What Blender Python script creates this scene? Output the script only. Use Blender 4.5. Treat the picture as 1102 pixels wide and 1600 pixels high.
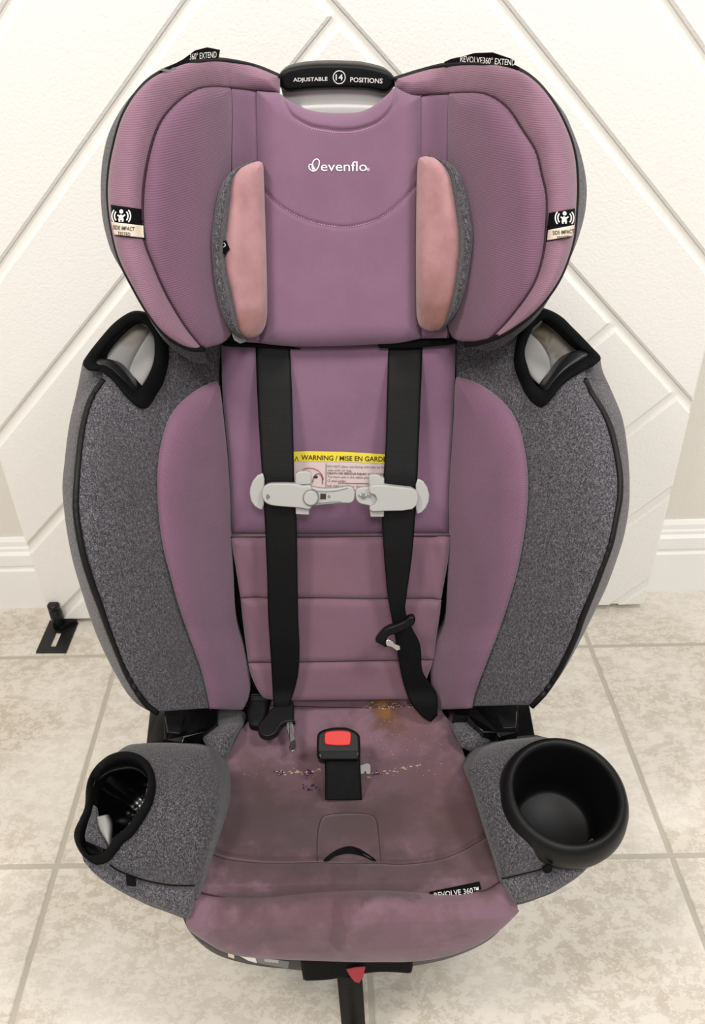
import bpy, bmesh, math, random
import numpy as np
random.seed(7); rng = np.random.default_rng(7)
S = bpy.context.scene
for o in list(bpy.data.objects): bpy.data.objects.remove(o)
COL = S.collection

# ------------------------------------------------------------------ camera, light, exposure
F = 1256.3                                   # focal length in pixels of the 1102 x 1600 frame
CAM = np.array([0, 0, 1.0])
MV = np.array([[0.99926959, -0.03015539, -0.02347212],
               [-0.0364317, -0.5663926, -0.82332992],
               [0.0115334, 0.82358368, -0.56707751]])   # world -> camera (x right, y down, z forward)
from mathutils import Matrix, Vector
cam = bpy.data.cameras.new('camera'); camo = bpy.data.objects.new('camera', cam); COL.objects.link(camo)
cam.sensor_fit = 'VERTICAL'; cam.sensor_height = 36.0; cam.lens = F / 1600 * 36.0
cam.clip_start = 0.02
r_, d_, f_ = MV
camo.matrix_world = Matrix(((r_[0], -d_[0], -f_[0], 0), (r_[1], -d_[1], -f_[1], 0), (r_[2], -d_[2], -f_[2], 1.0), (0, 0, 0, 1)))
S.camera = camo

W = bpy.data.worlds.new('room_light'); S.world = W; W.use_nodes = True
bg = W.node_tree.nodes['Background']; bg.inputs[0].default_value = (1.0, 0.985, 0.965, 1); bg.inputs[1].default_value = 0.5

def area(name, loc, target, size, power, col):
    l = bpy.data.lights.new(name, 'AREA'); l.shape = 'DISK'; l.size = size; l.energy = power; l.color = col
    o = bpy.data.objects.new(name, l); COL.objects.link(o); o.location = loc
    o.rotation_euler = (Vector(target) - Vector(loc)).to_track_quat('-Z', 'Y').to_euler()
area('ceiling_lamp', (-0.9, -0.15, 2.5), (-0.1, 0.8, 0.3), 0.45, 24, (1, 0.93, 0.85))
area('ceiling_lamp', (1.0, 0.0, 2.5), (0.1, 0.8, 0.3), 0.45, 23, (1, 0.985, 0.97))
area('ceiling_lamp', (0.1, -1.3, 2.5), (0, 0.8, 0.3), 0.6, 30, (1, 0.97, 0.94))
vs = S.view_settings
S.display_settings.display_device = 'sRGB'
vs.view_transform = 'Standard'; vs.look = 'None'; vs.gamma = 1; vs.use_curve_mapping = False; vs.exposure = -0.04

# ------------------------------------------------------------------ pixel -> world helpers
def rays(px, py):
    px = np.asarray(px, float); py = np.asarray(py, float)
    v = np.stack([px - 551, py - 800, np.full(px.shape, F)], -1)
    return v @ MV
def atY(px, py, Y):
    r = rays(px, py); return CAM + r * (np.asarray(Y) / r[..., 1])[..., None]
def atZ(px, py, z):
    r = rays(px, py); return CAM + r * ((z - 1.0) / r[..., 2])[..., None]
def prof(pts):
    p = np.array(pts, float); t = (1 - p[:, 1]) / p[:, 0]; i = np.argsort(t); t = t[i]; y = p[i, 0]
    def f(px, py):
        r = rays(px, py); return np.interp(-r[..., 2] / r[..., 1], t, y)
    return f
def dense(pts, n=30):
    p = np.array(pts, float); out = []
    for a, b in zip(p[:-1], p[1:]): out += [a + (b - a) * k / n for k in range(n)]
    return out + [p[-1]]
def crom(pts, n, k=14):
    """smooth resample of a polyline (Catmull-Rom), even in arc length"""
    p = np.array(pts, float)
    if len(p) > 2:
        q = np.vstack([2 * p[0] - p[1], p, 2 * p[-1] - p[-2]]); out = []
        for i in range(1, len(q) - 2):
            a, b, c, d = q[i - 1:i + 3]
            for t in np.linspace(0, 1, k, endpoint=False):
                out.append(.5 * ((2 * b) + (-a + c) * t + (2 * a - 5 * b + 4 * c - d) * t * t + (-a + 3 * b - 3 * c + d) * t ** 3))
        p = np.array(out + [p[-1]])
    L = np.r_[0, np.cumsum(np.linalg.norm(np.diff(p, axis=0), axis=1))]
    s = np.linspace(0, L[-1], n)
    return np.stack([np.interp(s, L, p[:, j]) for j in range(p.shape[1])], 1)
def closed(pts, n):
    p = list(pts); k = len(p)
    q = crom(p[-3:] + p + p[:4], (k + 6) * 12 + 1)
    # keep exactly one turn
    i0 = np.argmin(np.linalg.norm(q[:50] - np.array(p[0]), axis=1)) if k > 3 else 36
    L = np.r_[0, np.cumsum(np.linalg.norm(np.diff(q, axis=0), axis=1))]
    d0 = np.linalg.norm(q - np.array(p[0]), axis=1); c = np.where(d0 < d0.min() + 1.5)[0]
    a, b = c.min(), c.max()
    s = np.linspace(L[a], L[b], n + 1)[:-1]
    return np.stack([np.interp(s, L, q[:, j]) for j in range(q.shape[1])], 1)
def dpoly(P, poly, close=False):
    """distance of points P (...,2) to a polyline"""
    poly = np.array(poly, float)
    if close: poly = np.vstack([poly, poly[:1]])
    sh = P.shape[:-1]; Q = P.reshape(-1, 2); best = np.full(len(Q), 1e9)
    for a, b in zip(poly[:-1], poly[1:]):
        ab = b - a; l = ab @ ab
        if l < 1e-9: continue
        t = np.clip(((Q - a) @ ab) / l, 0, 1); best = np.minimum(best, np.linalg.norm(Q - a - t[:, None] * ab, axis=1))
    return best.reshape(sh)
def inside(P, poly):
    poly = np.array(poly, float); x, y = P[..., 0], P[..., 1]; r = np.zeros(x.shape, bool)
    for (x1, y1), (x2, y2) in zip(poly, np.roll(poly, -1, 0)):
        if abs(y2 - y1) < 1e-9: continue
        r ^= ((y1 > y) != (y2 > y)) & (x < (x2 - x1) * (y - y1) / (y2 - y1) + x1)
    return r

# ------------------------------------------------------------------ object helpers
ORG = {}
def empty(name, loc, label, cat, group=None):
    o = bpy.data.objects.new(name, None); COL.objects.link(o); o.location = loc; o.empty_display_size = .05
    o['label'] = label; o['category'] = cat
    if group: o['group'] = group
    ORG[o.name] = np.array(loc, float); return o
def org(p):
    while p is not None and p.parent is not None: p = p.parent
    return ORG.get(p.name, np.zeros(3)) if p is not None else np.zeros(3)
def link(name, me, mat, parent=None, label=None, kind=None, smooth=True):
    if mat: me.materials.append(mat)
    if smooth: me.polygons.foreach_set('use_smooth', [True] * len(me.polygons))
    me.update()
    o = bpy.data.objects.new(name, me); COL.objects.link(o)
    if parent: o.parent = parent
    if label: o['label'] = label
    if kind: o['kind'] = kind
    return o
def mesh(name, v, f, mat, parent=None, smooth=True, **k):
    me = bpy.data.meshes.new(name); v = np.asarray(v, float) - org(parent)
    me.from_pydata(v.tolist(), [], [tuple(int(i) for i in q) for q in f])
    bm = bmesh.new(); bm.from_mesh(me); bmesh.ops.recalc_face_normals(bm, faces=bm.faces[:]); bm.to_mesh(me); bm.free()
    return link(name, me, mat, parent, smooth=smooth, **k)
def grid_faces(nu, nv, base=0, keep=None, flip=False):
    i, j = np.meshgrid(np.arange(nu - 1), np.arange(nv - 1), indexing='ij')
    a = base + i * nv + j; q = np.stack([a, a + 1, a + nv + 1, a + nv], -1).reshape(-1, 4)
    if keep is not None: q = q[keep.reshape(-1)]
    return (q[:, ::-1] if flip else q).tolist()
N_BACK = np.array([0, -.945, .327]); N_SEAT = np.array([0, -.30, .954]); N_FRONT = np.array([0, -1, 0.05])

from mathutils.bvhtree import BVHTree
TREES = {}
def on(objs, fb=None):
    """depth of the given padded surfaces as seen along a pixel's ray (the pads' own surface, holes ignored)"""
    def f(px, py):
        px, py = np.broadcast_arrays(np.asarray(px, float), np.asarray(py, float)); r = rays(px, py).reshape(-1, 3)
        y = np.asarray(fb(px, py), float).reshape(-1).copy() if fb is not None else np.full(len(r), np.nan)
        for k, d in enumerate(r):
            best = None
            for o in objs:
                h = TREES[o.name].ray_cast(Vector(CAM), Vector(d).normalized())
                if h[0] is not None and (best is None or h[0].y < best): best = h[0].y
            if best is not None: y[k] = best
        return y.reshape(px.shape)
    return f
def pad(name, A, B, Yf, mat, parent, puff=.012, ew=22, nrm=N_BACK, nu=60, nv=40, back=(0, .03, -.01), bscale=.97,
        seams=(), hole=None, lift=0., disp=None, label=None, pw=2.0, holetop=True):
    """padded panel between edge curves A and B (pixel polylines) lying on the depth surface Yf"""
    a = crom(A, nu); b = crom(B, nu); t = np.linspace(0, 1, nv)
    P = a[:, None] * (1 - t)[None, :, None] + b[:, None] * t[None, :, None]
    outl = np.vstack([P[0], P[1:, -1], P[-1, ::-1][1:], P[::-1, 0][1:]])
    d = dpoly(P, outl[::2] if len(outl) > 260 else outl, True)
    h = puff * (1 - (1 - np.clip(d / ew, 0, 1)) ** pw) ** (1 / pw)
    for pl, dep, wid in seams:
        q = crom(pl, max(12, len(pl) * 6)); h = h - dep * np.exp(-(dpoly(P, q) / wid) ** 2)
    if disp is not None: h = h + disp(P)
    X = atY(P[..., 0], P[..., 1], Yf(P[..., 0], P[..., 1]))
    T = X + nrm * (h + lift)[..., None]
    c = X.reshape(-1, 3).mean(0)
    Bk = (X - c) * bscale + c + np.array(back)
    keep = None
    if hole is not None:
        cen = (P[:-1, :-1] + P[1:, 1:]) / 2; keep = ~inside(cen, hole)
    v = np.vstack([T.reshape(-1, 3), Bk.reshape(-1, 3)]); n = nu * nv
    f = grid_faces(nu, nv, 0, keep) + grid_faces(nu, nv, n, keep, True)
    ring = [i * nv for i in range(nu)] + [(nu - 1) * nv + j for j in range(1, nv)] + [i * nv + nv - 1 for i in range(nu - 2, -1, -1)] + [j for j in range(nv - 2, 0, -1)]
    f += [(p, q, q + n, p + n) for p, q in zip(ring, ring[1:] + ring[:1])]
    ob = mesh(name, v, f, mat, parent, label=label)
    TREES[ob.name] = BVHTree.FromPolygons(T.reshape(-1, 3).tolist(), grid_faces(nu, nv)); return ob
def loft(name, rails, mat, parent, n=24, wrap=False, label=None, extra=None):
    R = np.array(rails); m = R.shape[1]
    G = np.stack([crom(R[:, i], n) for i in range(m)], 0) if len(R) > 2 else np.stack([R[0] + (R[1] - R[0]) * t for t in np.linspace(0, 1, n)], 1)
    v = G.reshape(-1, 3); f = grid_faces(m, n)
    if wrap: f += [((m - 1) * n + j, (m - 1) * n + j + 1, j + 1, j) for j in range(n - 1)]
    return mesh(name, v, f, mat, parent, label=label)
def tube_data(P, r, k=8, close=False):
    P = np.asarray(P, float); n = len(P); r = np.broadcast_to(r, (n,))
    T = (np.roll(P, -1, 0) - np.roll(P, 1, 0)) if close else np.gradient(P, axis=0)
    T /= np.linalg.norm(T, axis=1)[:, None] + 1e-12
    u = np.cross(T[0], [0.3, 0.5, 0.81]); u /= np.linalg.norm(u); v = []; a = np.linspace(0, 2 * math.pi, k, endpoint=False)
    for i in range(n):
        u = u - T[i] * (u @ T[i]); u /= np.linalg.norm(u); w = np.cross(T[i], u)
        v += [P[i] + r[i] * (math.cos(x) * u + math.sin(x) * w) for x in a]
    f = []
    for i in range(n if close else n - 1):
        i2 = (i + 1) % n
        f += [(i * k + j, i * k + (j + 1) % k, i2 * k + (j + 1) % k, i2 * k + j) for j in range(k)]
    if not close: f += [tuple(range(k))[::-1], tuple((n - 1) * k + j for j in range(k))]
    return v, f
def tube(name, P, r, mat, parent, k=8, close=False, **kw):
    v, f = tube_data(P, r, k, close); return mesh(name, v, f, mat, parent, **kw)
def px_tube(name, pts, Yf, r, mat, parent, n=80, lift=0., nrm=N_BACK, k=8, close=False, **kw):
    q = closed(pts, n) if close else crom(pts, n)
    return tube(name, atY(q[:, 0], q[:, 1], Yf(q[:, 0], q[:, 1])) + nrm * lift, r, mat, parent, k, close, **kw)
def prism(name, outl, Yf, mat, parent, thick=.004, lift=.0, nrm=N_BACK, bevel=.001, seg=2, smooth_n=0, back=None, **kw):
    """plate with a pixel outline lying on a depth surface, given a thickness and bevelled"""
    q = np.array(outl, float) if not smooth_n else closed(outl, smooth_n)
    X = atY(q[:, 0], q[:, 1], Yf(q[:, 0], q[:, 1])) + nrm * lift
    bv = -nrm * thick if back is None else np.array(back)
    bm = bmesh.new(); o = org(parent)
    vs = [bm.verts.new(x - o) for x in X]; wb = [bm.verts.new(x + bv - o) for x in X]; n = len(vs)
    ft = bm.faces.new(vs); bm.faces.new(wb[::-1])
    for i in range(n): bm.faces.new((vs[i], wb[i], wb[(i + 1) % n], vs[(i + 1) % n]))
    bmesh.ops.recalc_face_normals(bm, faces=bm.faces[:])
    if bevel:
        try: bmesh.ops.bevel(bm, geom=list(ft.edges), offset=bevel, segments=seg, profile=.5, affect='EDGES')
        except Exception: pass
    me = bpy.data.meshes.new(name); bm.to_mesh(me); bm.free()
    o = link(name, me, mat, parent, smooth=False, **kw); me.polygons.foreach_set('use_smooth', [len(p.vertices) <= 4 and p.area < 2e-5 for p in me.polygons]); return o
def lathe(name, prf, C, axis, mat, parent, n=64, **kw):
    ax = np.array(axis, float); ax /= np.linalg.norm(ax); u = np.cross(ax, [0, 1, 0]); u /= np.linalg.norm(u); w = np.cross(ax, u)
    v = []; m = len(prf)
    for i in range(n):
        a = 2 * math.pi * i / n; v += [np.array(C) + ax * h + r * (math.cos(a) * u + math.sin(a) * w) for r, h in prf]
    f = [(i * m + j, i * m + j + 1, ((i + 1) % n) * m + j + 1, ((i + 1) % n) * m + j) for i in range(n) for j in range(m - 1)]
    return mesh(name, v, f, mat, parent, **kw)
def box(name, lo, hi, mat, parent=None, bev=.002, **kw):
    bm = bmesh.new(); lo = np.array(lo) - org(parent); hi = np.array(hi) - org(parent)
    bmesh.ops.create_cube(bm, size=1, matrix=Matrix.Translation(Vector((lo + hi) / 2)) @ Matrix.Diagonal((*(hi - lo), 1)))
    if bev: bmesh.ops.bevel(bm, geom=bm.edges[:], offset=bev, segments=2, profile=.5, affect='EDGES')
    me = bpy.data.meshes.new(name); bm.to_mesh(me); bm.free(); return link(name, me, mat, parent, smooth=False, **kw)
def text_mesh(body, bold=0.):
    c = bpy.data.curves.new('t', 'FONT'); c.body = body; c.size = 1; c.align_x = 'CENTER'; c.align_y = 'CENTER'; c.resolution_u = 3; c.offset = bold
    o = bpy.data.objects.new('t', c); COL.objects.link(o); dg = bpy.context.evaluated_depsgraph_get(); dg.update()
    me = bpy.data.meshes.new_from_object(o.evaluated_get(dg)); v = np.array([x.co[:] for x in me.vertices]); f = [tuple(p.vertices) for p in me.polygons]
    bpy.data.objects.remove(o); bpy.data.curves.remove(c); bpy.data.meshes.remove(me); return v, f
def text(name, body, cx, cy, wid, hgt, Yf, mat, parent, lift=.001, nrm=N_BACK, ang=0., bold=0.01, bend=None, merge=None, shear=0.):
    """lettering wid x hgt pixels big, laid on the depth surface"""
    v, f = text_mesh(body, bold); v[:, 0] -= (v[:, 0].max() + v[:, 0].min()) / 2; v[:, 1] -= (v[:, 1].max() + v[:, 1].min()) / 2
    x = v[:, 0] / np.ptp(v[:, 0]) * wid; y = v[:, 1] / np.ptp(v[:, 1]) * hgt; x = x + shear * y
    if bend: y = y + bend(x)
    ca, sa = math.cos(ang), math.sin(ang); px = cx + x * ca + y * sa; py = cy + x * sa - y * ca
    X = atY(px, py, Yf(px, py)) + nrm * lift
    if merge is not None:
        n = len(merge[0]); merge[0].extend(X); merge[1].extend([tuple(i + n for i in q) for q in f]); return
    return mesh(name, X, f, mat, parent, smooth=False)

# ------------------------------------------------------------------ materials
def s2l(c): return tuple(((x / 255) / 12.92 if x <= 10 else ((x / 255 + .055) / 1.055) ** 2.4) for x in c)
class NT:
    def __init__(s, name):
        s.m = bpy.data.materials.new(name); s.m.use_nodes = True; s.t = s.m.node_tree; s.b = s.t.nodes['Principled BSDF']; s.co = s.n('ShaderNodeTexCoord').outputs['Object']
    def n(s, t, **k):
        x = s.t.nodes.new(t)
        for a, b in k.items(): setattr(x, a, b)
        return x
    def l(s, a, b): s.t.links.new(a, b)
    def vec(s, scale=(1, 1, 1), off=(0, 0, 0)):
        m = s.n('ShaderNodeMapping'); s.l(s.co, m.inputs[0]); m.inputs['Scale'].default_value = scale; m.inputs['Location'].default_value = off; return m.outputs[0]
    def noise(s, scale, detail=4, rough=.55, v=None, dist=0.):
        x = s.n('ShaderNodeTexNoise'); x.inputs['Scale'].default_value = scale; x.inputs['Detail'].default_value = detail; x.inputs['Roughness'].default_value = rough; x.inputs['Distortion'].default_value = dist
        s.l(v if v is not None else s.co, x.inputs['Vector']); return x.outputs['Fac']
    def ramp(s, fac, pts):
        r = s.n('ShaderNodeValToRGB'); e = r.color_ramp.elements
        while len(e) < len(pts): e.new(.5)
        for k, (p, c) in enumerate(pts): e[k].position = p; e[k].color = (*c, 1) if len(c) == 3 else c
        s.l(fac, r.inputs[0]); return r.outputs[0]
    def mix(s, a, b, fac, mode='MIX'):
        x = s.n('ShaderNodeMix', data_type='RGBA', blend_type=mode)
        for sock, val in ((x.inputs[0], fac), (x.inputs[6], a), (x.inputs[7], b)):
            if isinstance(val, (int, float)): sock.default_value = val
            elif isinstance(val, tuple): sock.default_value = (*val, 1)
            else: s.l(val, sock)
        return x.outputs[2]
    def math(s, op, a, b=0., c=0.):
        x = s.n('ShaderNodeMath', operation=op)
        for i, v in enumerate((a, b, c)):
            if isinstance(v, (int, float)): x.inputs[i].default_value = v
            else: s.l(v, x.inputs[i])
        return x.outputs[0]
    def spot(s, pos, rad, nscale=18, namp=.9, soft=.5, seed=0.):
        """soft irregular blotch (a stain) centred on an object-space point"""
        m = s.n('ShaderNodeVectorMath', operation='SUBTRACT'); s.l(s.co, m.inputs[0]); m.inputs[1].default_value = pos
        d = s.n('ShaderNodeVectorMath', operation='DIVIDE'); s.l(m.outputs[0], d.inputs[0]); d.inputs[1].default_value = rad
        L = s.n('ShaderNodeVectorMath', operation='LENGTH'); s.l(d.outputs[0], L.inputs[0])
        nz = s.noise(nscale, 5, .6, s.vec((1, 1, 1), (seed, seed * 2, 0)))
        v = s.math('ADD', L.outputs['Value'], s.math('MULTIPLY', s.math('SUBTRACT', nz, .5), namp))
        r = s.n('ShaderNodeMapRange'); r.interpolation_type = 'SMOOTHSTEP'; s.l(v, r.inputs[0])
        r.inputs[1].default_value = 1 + soft / 2; r.inputs[2].default_value = 1 - soft / 2; r.inputs[3].default_value = 0; r.inputs[4].default_value = 1
        return r.outputs[0]
    def bump(s, h, dist, strength=1., prev=None):
        b = s.n('ShaderNodeBump'); b.inputs['Strength'].default_value = strength; b.inputs['Distance'].default_value = dist; s.l(h, b.inputs['Height'])
        if prev is not None: s.l(prev, b.inputs['Normal'])
        s.l(b.outputs[0], s.b.inputs['Normal']); return b.outputs[0]
    def done(s, col, rough=.8, spec=.3, metal=0., sheen=0.):
        i = s.b.inputs
        if isinstance(col, tuple): i['Base Color'].default_value = (*col, 1)
        else: s.l(col, i['Base Color'])
        if isinstance(rough, (int, float)): i['Roughness'].default_value = rough
        else: s.l(rough, i['Roughness'])
        i['Specular IOR Level'].default_value = spec; i['Metallic'].default_value = metal; i['Sheen Weight'].default_value = sheen
        return s.m
def plain(name, c, rough=.5, spec=.4, metal=0., bump=None, lin=False):
    t = NT(name); col = c if lin else s2l(c)
    if bump: t.bump(t.noise(bump[0], 3), bump[1], bump[2] if len(bump) > 2 else 1)
    return t.done(col, rough, spec, metal)
SEAT_ORG = np.array([0, .74, 0.])
def fabric(name, c, ribs=None, weave=2200, blot=.12, stains=(), sheen=.25, dirt=None):
    t = NT(name); base = s2l(c)
    n1 = t.noise(14, 5, .6); col = t.mix(base, tuple(x * (1 - blot * 2) for x in base), t.ramp(n1, [(.42, (0, 0, 0)), (.75, (1, 1, 1))]))
    n2 = t.noise(weave, 2, .5); col = t.mix(col, tuple(min(1, x * 1.25) for x in base), t.math('MULTIPLY', t.ramp(n2, [(.5, (0, 0, 0)), (.8, (1, 1, 1))]), .35))
    if dirt:
        nd = t.noise(dirt[1], 7, .66, None, .6); col = t.mix(col, s2l(dirt[0]), t.math('MULTIPLY', t.ramp(nd, [(dirt[3], (0, 0, 0)), (dirt[3] + .22, (1, 1, 1))]), dirt[2]))
    for k, (pos, rad, sc, amt, soft) in enumerate(stains):
        col = t.mix(col, s2l(sc), t.math('MULTIPLY', t.spot(tuple(np.array(pos) - SEAT_ORG), rad, 26, 3.0, soft, k * 1.7), amt))
    b = None
    if ribs:
        w = t.n('ShaderNodeTexWave', wave_type='BANDS', bands_direction='Z', wave_profile='SIN'); w.inputs['Scale'].default_value = 2 * math.pi / 20 / ribs; w.inputs['Distortion'].default_value = .15
        t.l(t.co, w.inputs['Vector']); b = t.bump(w.outputs['Fac'], .00035, .6)
        col = t.mix(col, tuple(x * .72 for x in base), t.math('MULTIPLY', t.ramp(w.outputs['Fac'], [(0, (1, 1, 1)), (.45, (0, 0, 0))]), .16))
    t.bump(n2, .0005, .7, b)
    return t.done(col, .92, .12, 0, sheen)

def heather(name='grey_heather', k=1.0, ys=.75):
    t = NT(name); v = t.vec((1, ys, 1))
    n = t.noise(1100, 3, .7, v); n3 = t.noise(420, 2, .6, t.vec((1.6, 1, .7)))
    f = t.math('ADD', t.math('MULTIPLY', n, .7), t.math('MULTIPLY', n3, .3))
    col = t.ramp(f, [(.37, s2l((30 * k, 30 * k, 33 * k))), (.5, s2l((74 * k, 72 * k, 77 * k))), (.63, s2l((130 * k, 127 * k, 131 * k)))])
    big = t.noise(9, 4, .6); col = t.mix(col, s2l((70, 66, 68)), t.math('MULTIPLY', t.ramp(big, [(.5, (0, 0, 0)), (.75, (1, 1, 1))]), .35))
    t.bump(n, .0006, .7); return t.done(col, .95, .1, 0, .2)
def webbing():
    t = NT('black_webbing'); w = t.n('ShaderNodeTexWave', wave_type='BANDS', bands_direction='X', wave_profile='SIN'); w.inputs['Scale'].default_value = 2 * math.pi / 20 / .0016; t.l(t.co, w.inputs['Vector'])
    w2 = t.n('ShaderNodeTexWave', wave_type='BANDS', bands_direction='Z', wave_profile='SIN'); w2.inputs['Scale'].default_value = 2 * math.pi / 20 / .0021; t.l(t.co, w2.inputs['Vector'])
    b = t.bump(t.math('MULTIPLY', w.outputs['Fac'], w2.outputs['Fac']), .0002, .5)
    n = t.noise(60, 5, .7, t.vec((2, 1, .6)))
    return t.done(t.mix(s2l((4, 4, 5)), s2l((24, 22, 22)), t.math('MULTIPLY', t.ramp(n, [(.55, (0, 0, 0)), (.8, (1, 1, 1))]), .5)), .6, .22)
def tile_mat(k):
    t = NT('cream_tile'); o = (k * 3.1, k * 1.7, 0)
    big = t.noise(5.0, 5, .6, t.vec((1, 1.3, 1), o)); mid = t.noise(44, 8, .72, t.vec((1, 1.3, 1), o), .25); fine = t.noise(140, 6, .7, t.vec((1, 1.4, 1), o), .4)
    col = t.mix(s2l((230, 223, 212)), s2l((214, 205, 190)), t.ramp(big, [(.38, (0, 0, 0)), (.66, (1, 1, 1))]))
    area_ = t.ramp(big, [(.40, (.3,) * 3), (.60, (1, 1, 1))])
    pat = t.ramp(t.math('ADD', t.math('MULTIPLY', mid, .6), t.math('MULTIPLY', fine, .4)), [(.485, (0, 0, 0)), (.525, (1, 1, 1))])
    col = t.mix(col, s2l((186, 175, 157)), t.math('MULTIPLY', t.math('MULTIPLY', pat, area_), .75))
    pat2 = t.ramp(fine, [(.55, (0, 0, 0)), (.62, (1, 1, 1))]); col = t.mix(col, s2l((236, 231, 222)), t.math('MULTIPLY', pat2, .35))
    t.bump(pat, .0005, .35); return t.done(col, t.ramp(mid, [(.3, (.34,) * 3), (.7, (.5,) * 3)]), .4)
def paint(name, c, rough=.42, scale=240, dist=.0009):
    t = NT(name); t.bump(t.noise(scale, 3, .5, None, .4), dist, .8); return t.done(s2l(c), rough, .35)
M = {}
M['door'] = paint('white_door_paint', (243, 240, 235)); M['groove'] = paint('white_groove_paint', (238, 235, 229), .5, 240, .0003)
M['wall'] = paint('beige_wall_paint', (226, 221, 212), .7); M['trim'] = paint('white_trim_paint', (244, 242, 238), .4, 60, .0001)
M['tile'] = [tile_mat(k) for k in range(4)]; M['grout'] = plain('beige_grout', (188, 181, 167), .9, .1, bump=(300, .0008))
MAUVE = (129, 98, 120)
M['smooth'] = fabric('mauve_knit', MAUVE, None, 1700, .07)
M['rib'] = fabric('mauve_ribbed_fabric', (124, 91, 111), .0019, 1700, .07)
M['band'] = fabric('mauve_band_fabric', (144, 109, 126), .0016, 1700, .07)
M['grey'] = heather(); M['grey3'] = heather('grey_heather_edge', .95, .22); M['grey2'] = heather('darker_grey_heather', .88); M['web'] = webbing()  # armrest and lining heather: same weave, darker overall
M['black'] = plain('black_trim_fabric', (8, 8, 9), .85, .15, bump=(900, .0005)); M['pipe'] = plain('black_piping', (10, 10, 11), .55, .3)
M['plastic'] = plain('black_plastic', (9, 9, 10), .45, .25, bump=(1500, .0001)); M['gloss'] = plain('black_glossy_plastic', (6, 6, 7), .2, .5)
M['gplastic'] = plain('grey_plastic', (206, 204, 201), .42, .4); M['clip'] = plain('light_grey_plastic', (170, 170, 166), .45, .4)
M['clipdark'] = plain('mid_grey_plastic', (120, 120, 120), .5, .3)
M['red'] = plain('red_plastic', (198, 36, 28), .4, .4); M['redcloth'] = plain('faded_red_cloth', (172, 70, 78), .9, .1)
M['chrome'] = plain('steel', (200, 200, 202), .22, .5, 1.0); M['white'] = plain('white_print', (238, 236, 232), .7, .2)
M['yellow'] = plain('yellow_label', (226, 206, 66), .75, .2); M['paper'] = plain('pale_label_cloth', (205, 188, 186), .85, .1); M['ink'] = plain('dark_label_print', (62, 52, 48), .8, .1)
M['ivory'] = plain('ivory_label_cloth', (222, 210, 190), .85, .1)
M['guide'] = plain('black_powder_coat', (20, 20, 22), .4, .4)
M['frost'] = plain('frosted_grey_plastic', (138, 138, 136), .35, .5)
M['lip'] = plain('charcoal_plastic', (34, 34, 36), .38, .4)
M['dkgrey'] = plain('dark_grey_plastic', (46, 46, 48), .5, .3)

# ------------------------------------------------------------------ setting: floor, wall, baseboard, door
SL = -.018                                         # the wall runs a hair off square to the tile grid
def wl(x, y): return y + SL * x
floor = box('floor', (-2.0, -1.2, -.03), (2.0, 1.3, -.0015), M['grout'], None, 0, kind='structure')
tx = [-2.0, -1.645, -1.23, -.8165, -.404, .0118, .4226, .8365, 1.25, 1.665, 2.0]; g = .0035
def tileY(x, k): return .6255 - .0265 * x + k * .3985
n = 0
for k in range(-4, 2):
    for a, b in zip(tx[:-1], tx[1:]):
        a2, b2 = a + g, b - g; co = []
        for (x, kk, s) in ((a2, k, g), (b2, k, g), (b2, k + 1, -g), (a2, k + 1, -g)):
            y = tileY(x, kk) + s
            co.append((x, min(y, wl(x, 1.17))))
        if co[0][1] >= co[3][1] - .01: continue
        c = np.mean(co, 0); v = [(x, y, -.004) for x, y in co] + [(x, y, -.001) for x, y in co] + [(c[0] + (x - c[0]) * .992, c[1] + (y - c[1]) * .992, .0) for x, y in co]
        f = [(0, 1, 5, 4), (1, 2, 6, 5), (2, 3, 7, 6), (3, 0, 4, 7), (4, 5, 9, 8), (5, 6, 10, 9), (6, 7, 11, 10), (7, 4, 8, 11), (8, 9, 10, 11)]
        mesh('tile', v, f, M['tile'][(n * 7 + k) % 4], floor, smooth=False); n += 1
def slab(name, x0, x1, y0, y1, z0, z1, mat, parent=None, **kw):
    v = [(x, wl(x, y), z) for z in (z0, z1) for x, y in ((x0, y0), (x1, y0), (x1, y1), (x0, y1))]
    return mesh(name, v, [(0, 1, 2, 3), (4, 5, 6, 7), (0, 1, 5, 4), (1, 2, 6, 5), (2, 3, 7, 6), (3, 0, 4, 7)], mat, parent, smooth=False, **kw)
slab('wall_back', -2, 2, 1.176, 1.28, -.03, 2.5, M['wall'], kind='structure')
bp = [(1.176, 0), (1.160, 0), (1.160, .088), (1.1635, .092), (1.1635, .099), (1.1605, .101), (1.1605, .124), (1.166, .129), (1.166, .136), (1.1685, .139), (1.1685, .149), (1.172, .155), (1.176, .156)]
v = [(x, wl(x, y), z) for x in (-2, 2) for y, z in bp]; m = len(bp)
mesh('baseboard_back', v, [(i, (i + 1) % m, m + (i + 1) % m, m + i) for i in range(m)], M['trim'], smooth=False, kind='structure')
DY = 1.110; HW = .5455; Z0, Z1 = .012, 2.1
door = slab('door_1', -HW, HW, DY + .006, DY + .034, Z0, Z1, M['groove'], kind='structure')
door['label'] = 'white sliding barn door with grooved diagonal panels behind the seat'
def clip(poly, a, b, c):                            # keep a*x + b*z <= c
    out = []
    for (p, q) in zip(poly, poly[1:] + poly[:1]):
        dp, dq = a * p[0] + b * p[1] - c, a * q[0] + b * q[1] - c
        if dp <= 0: out.append(p)
        if dp * dq < 0: t = dp / (dp - dq); out.append((p[0] + t * (q[0] - p[0]), p[1] + t * (q[1] - p[1])))
    return out
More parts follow.
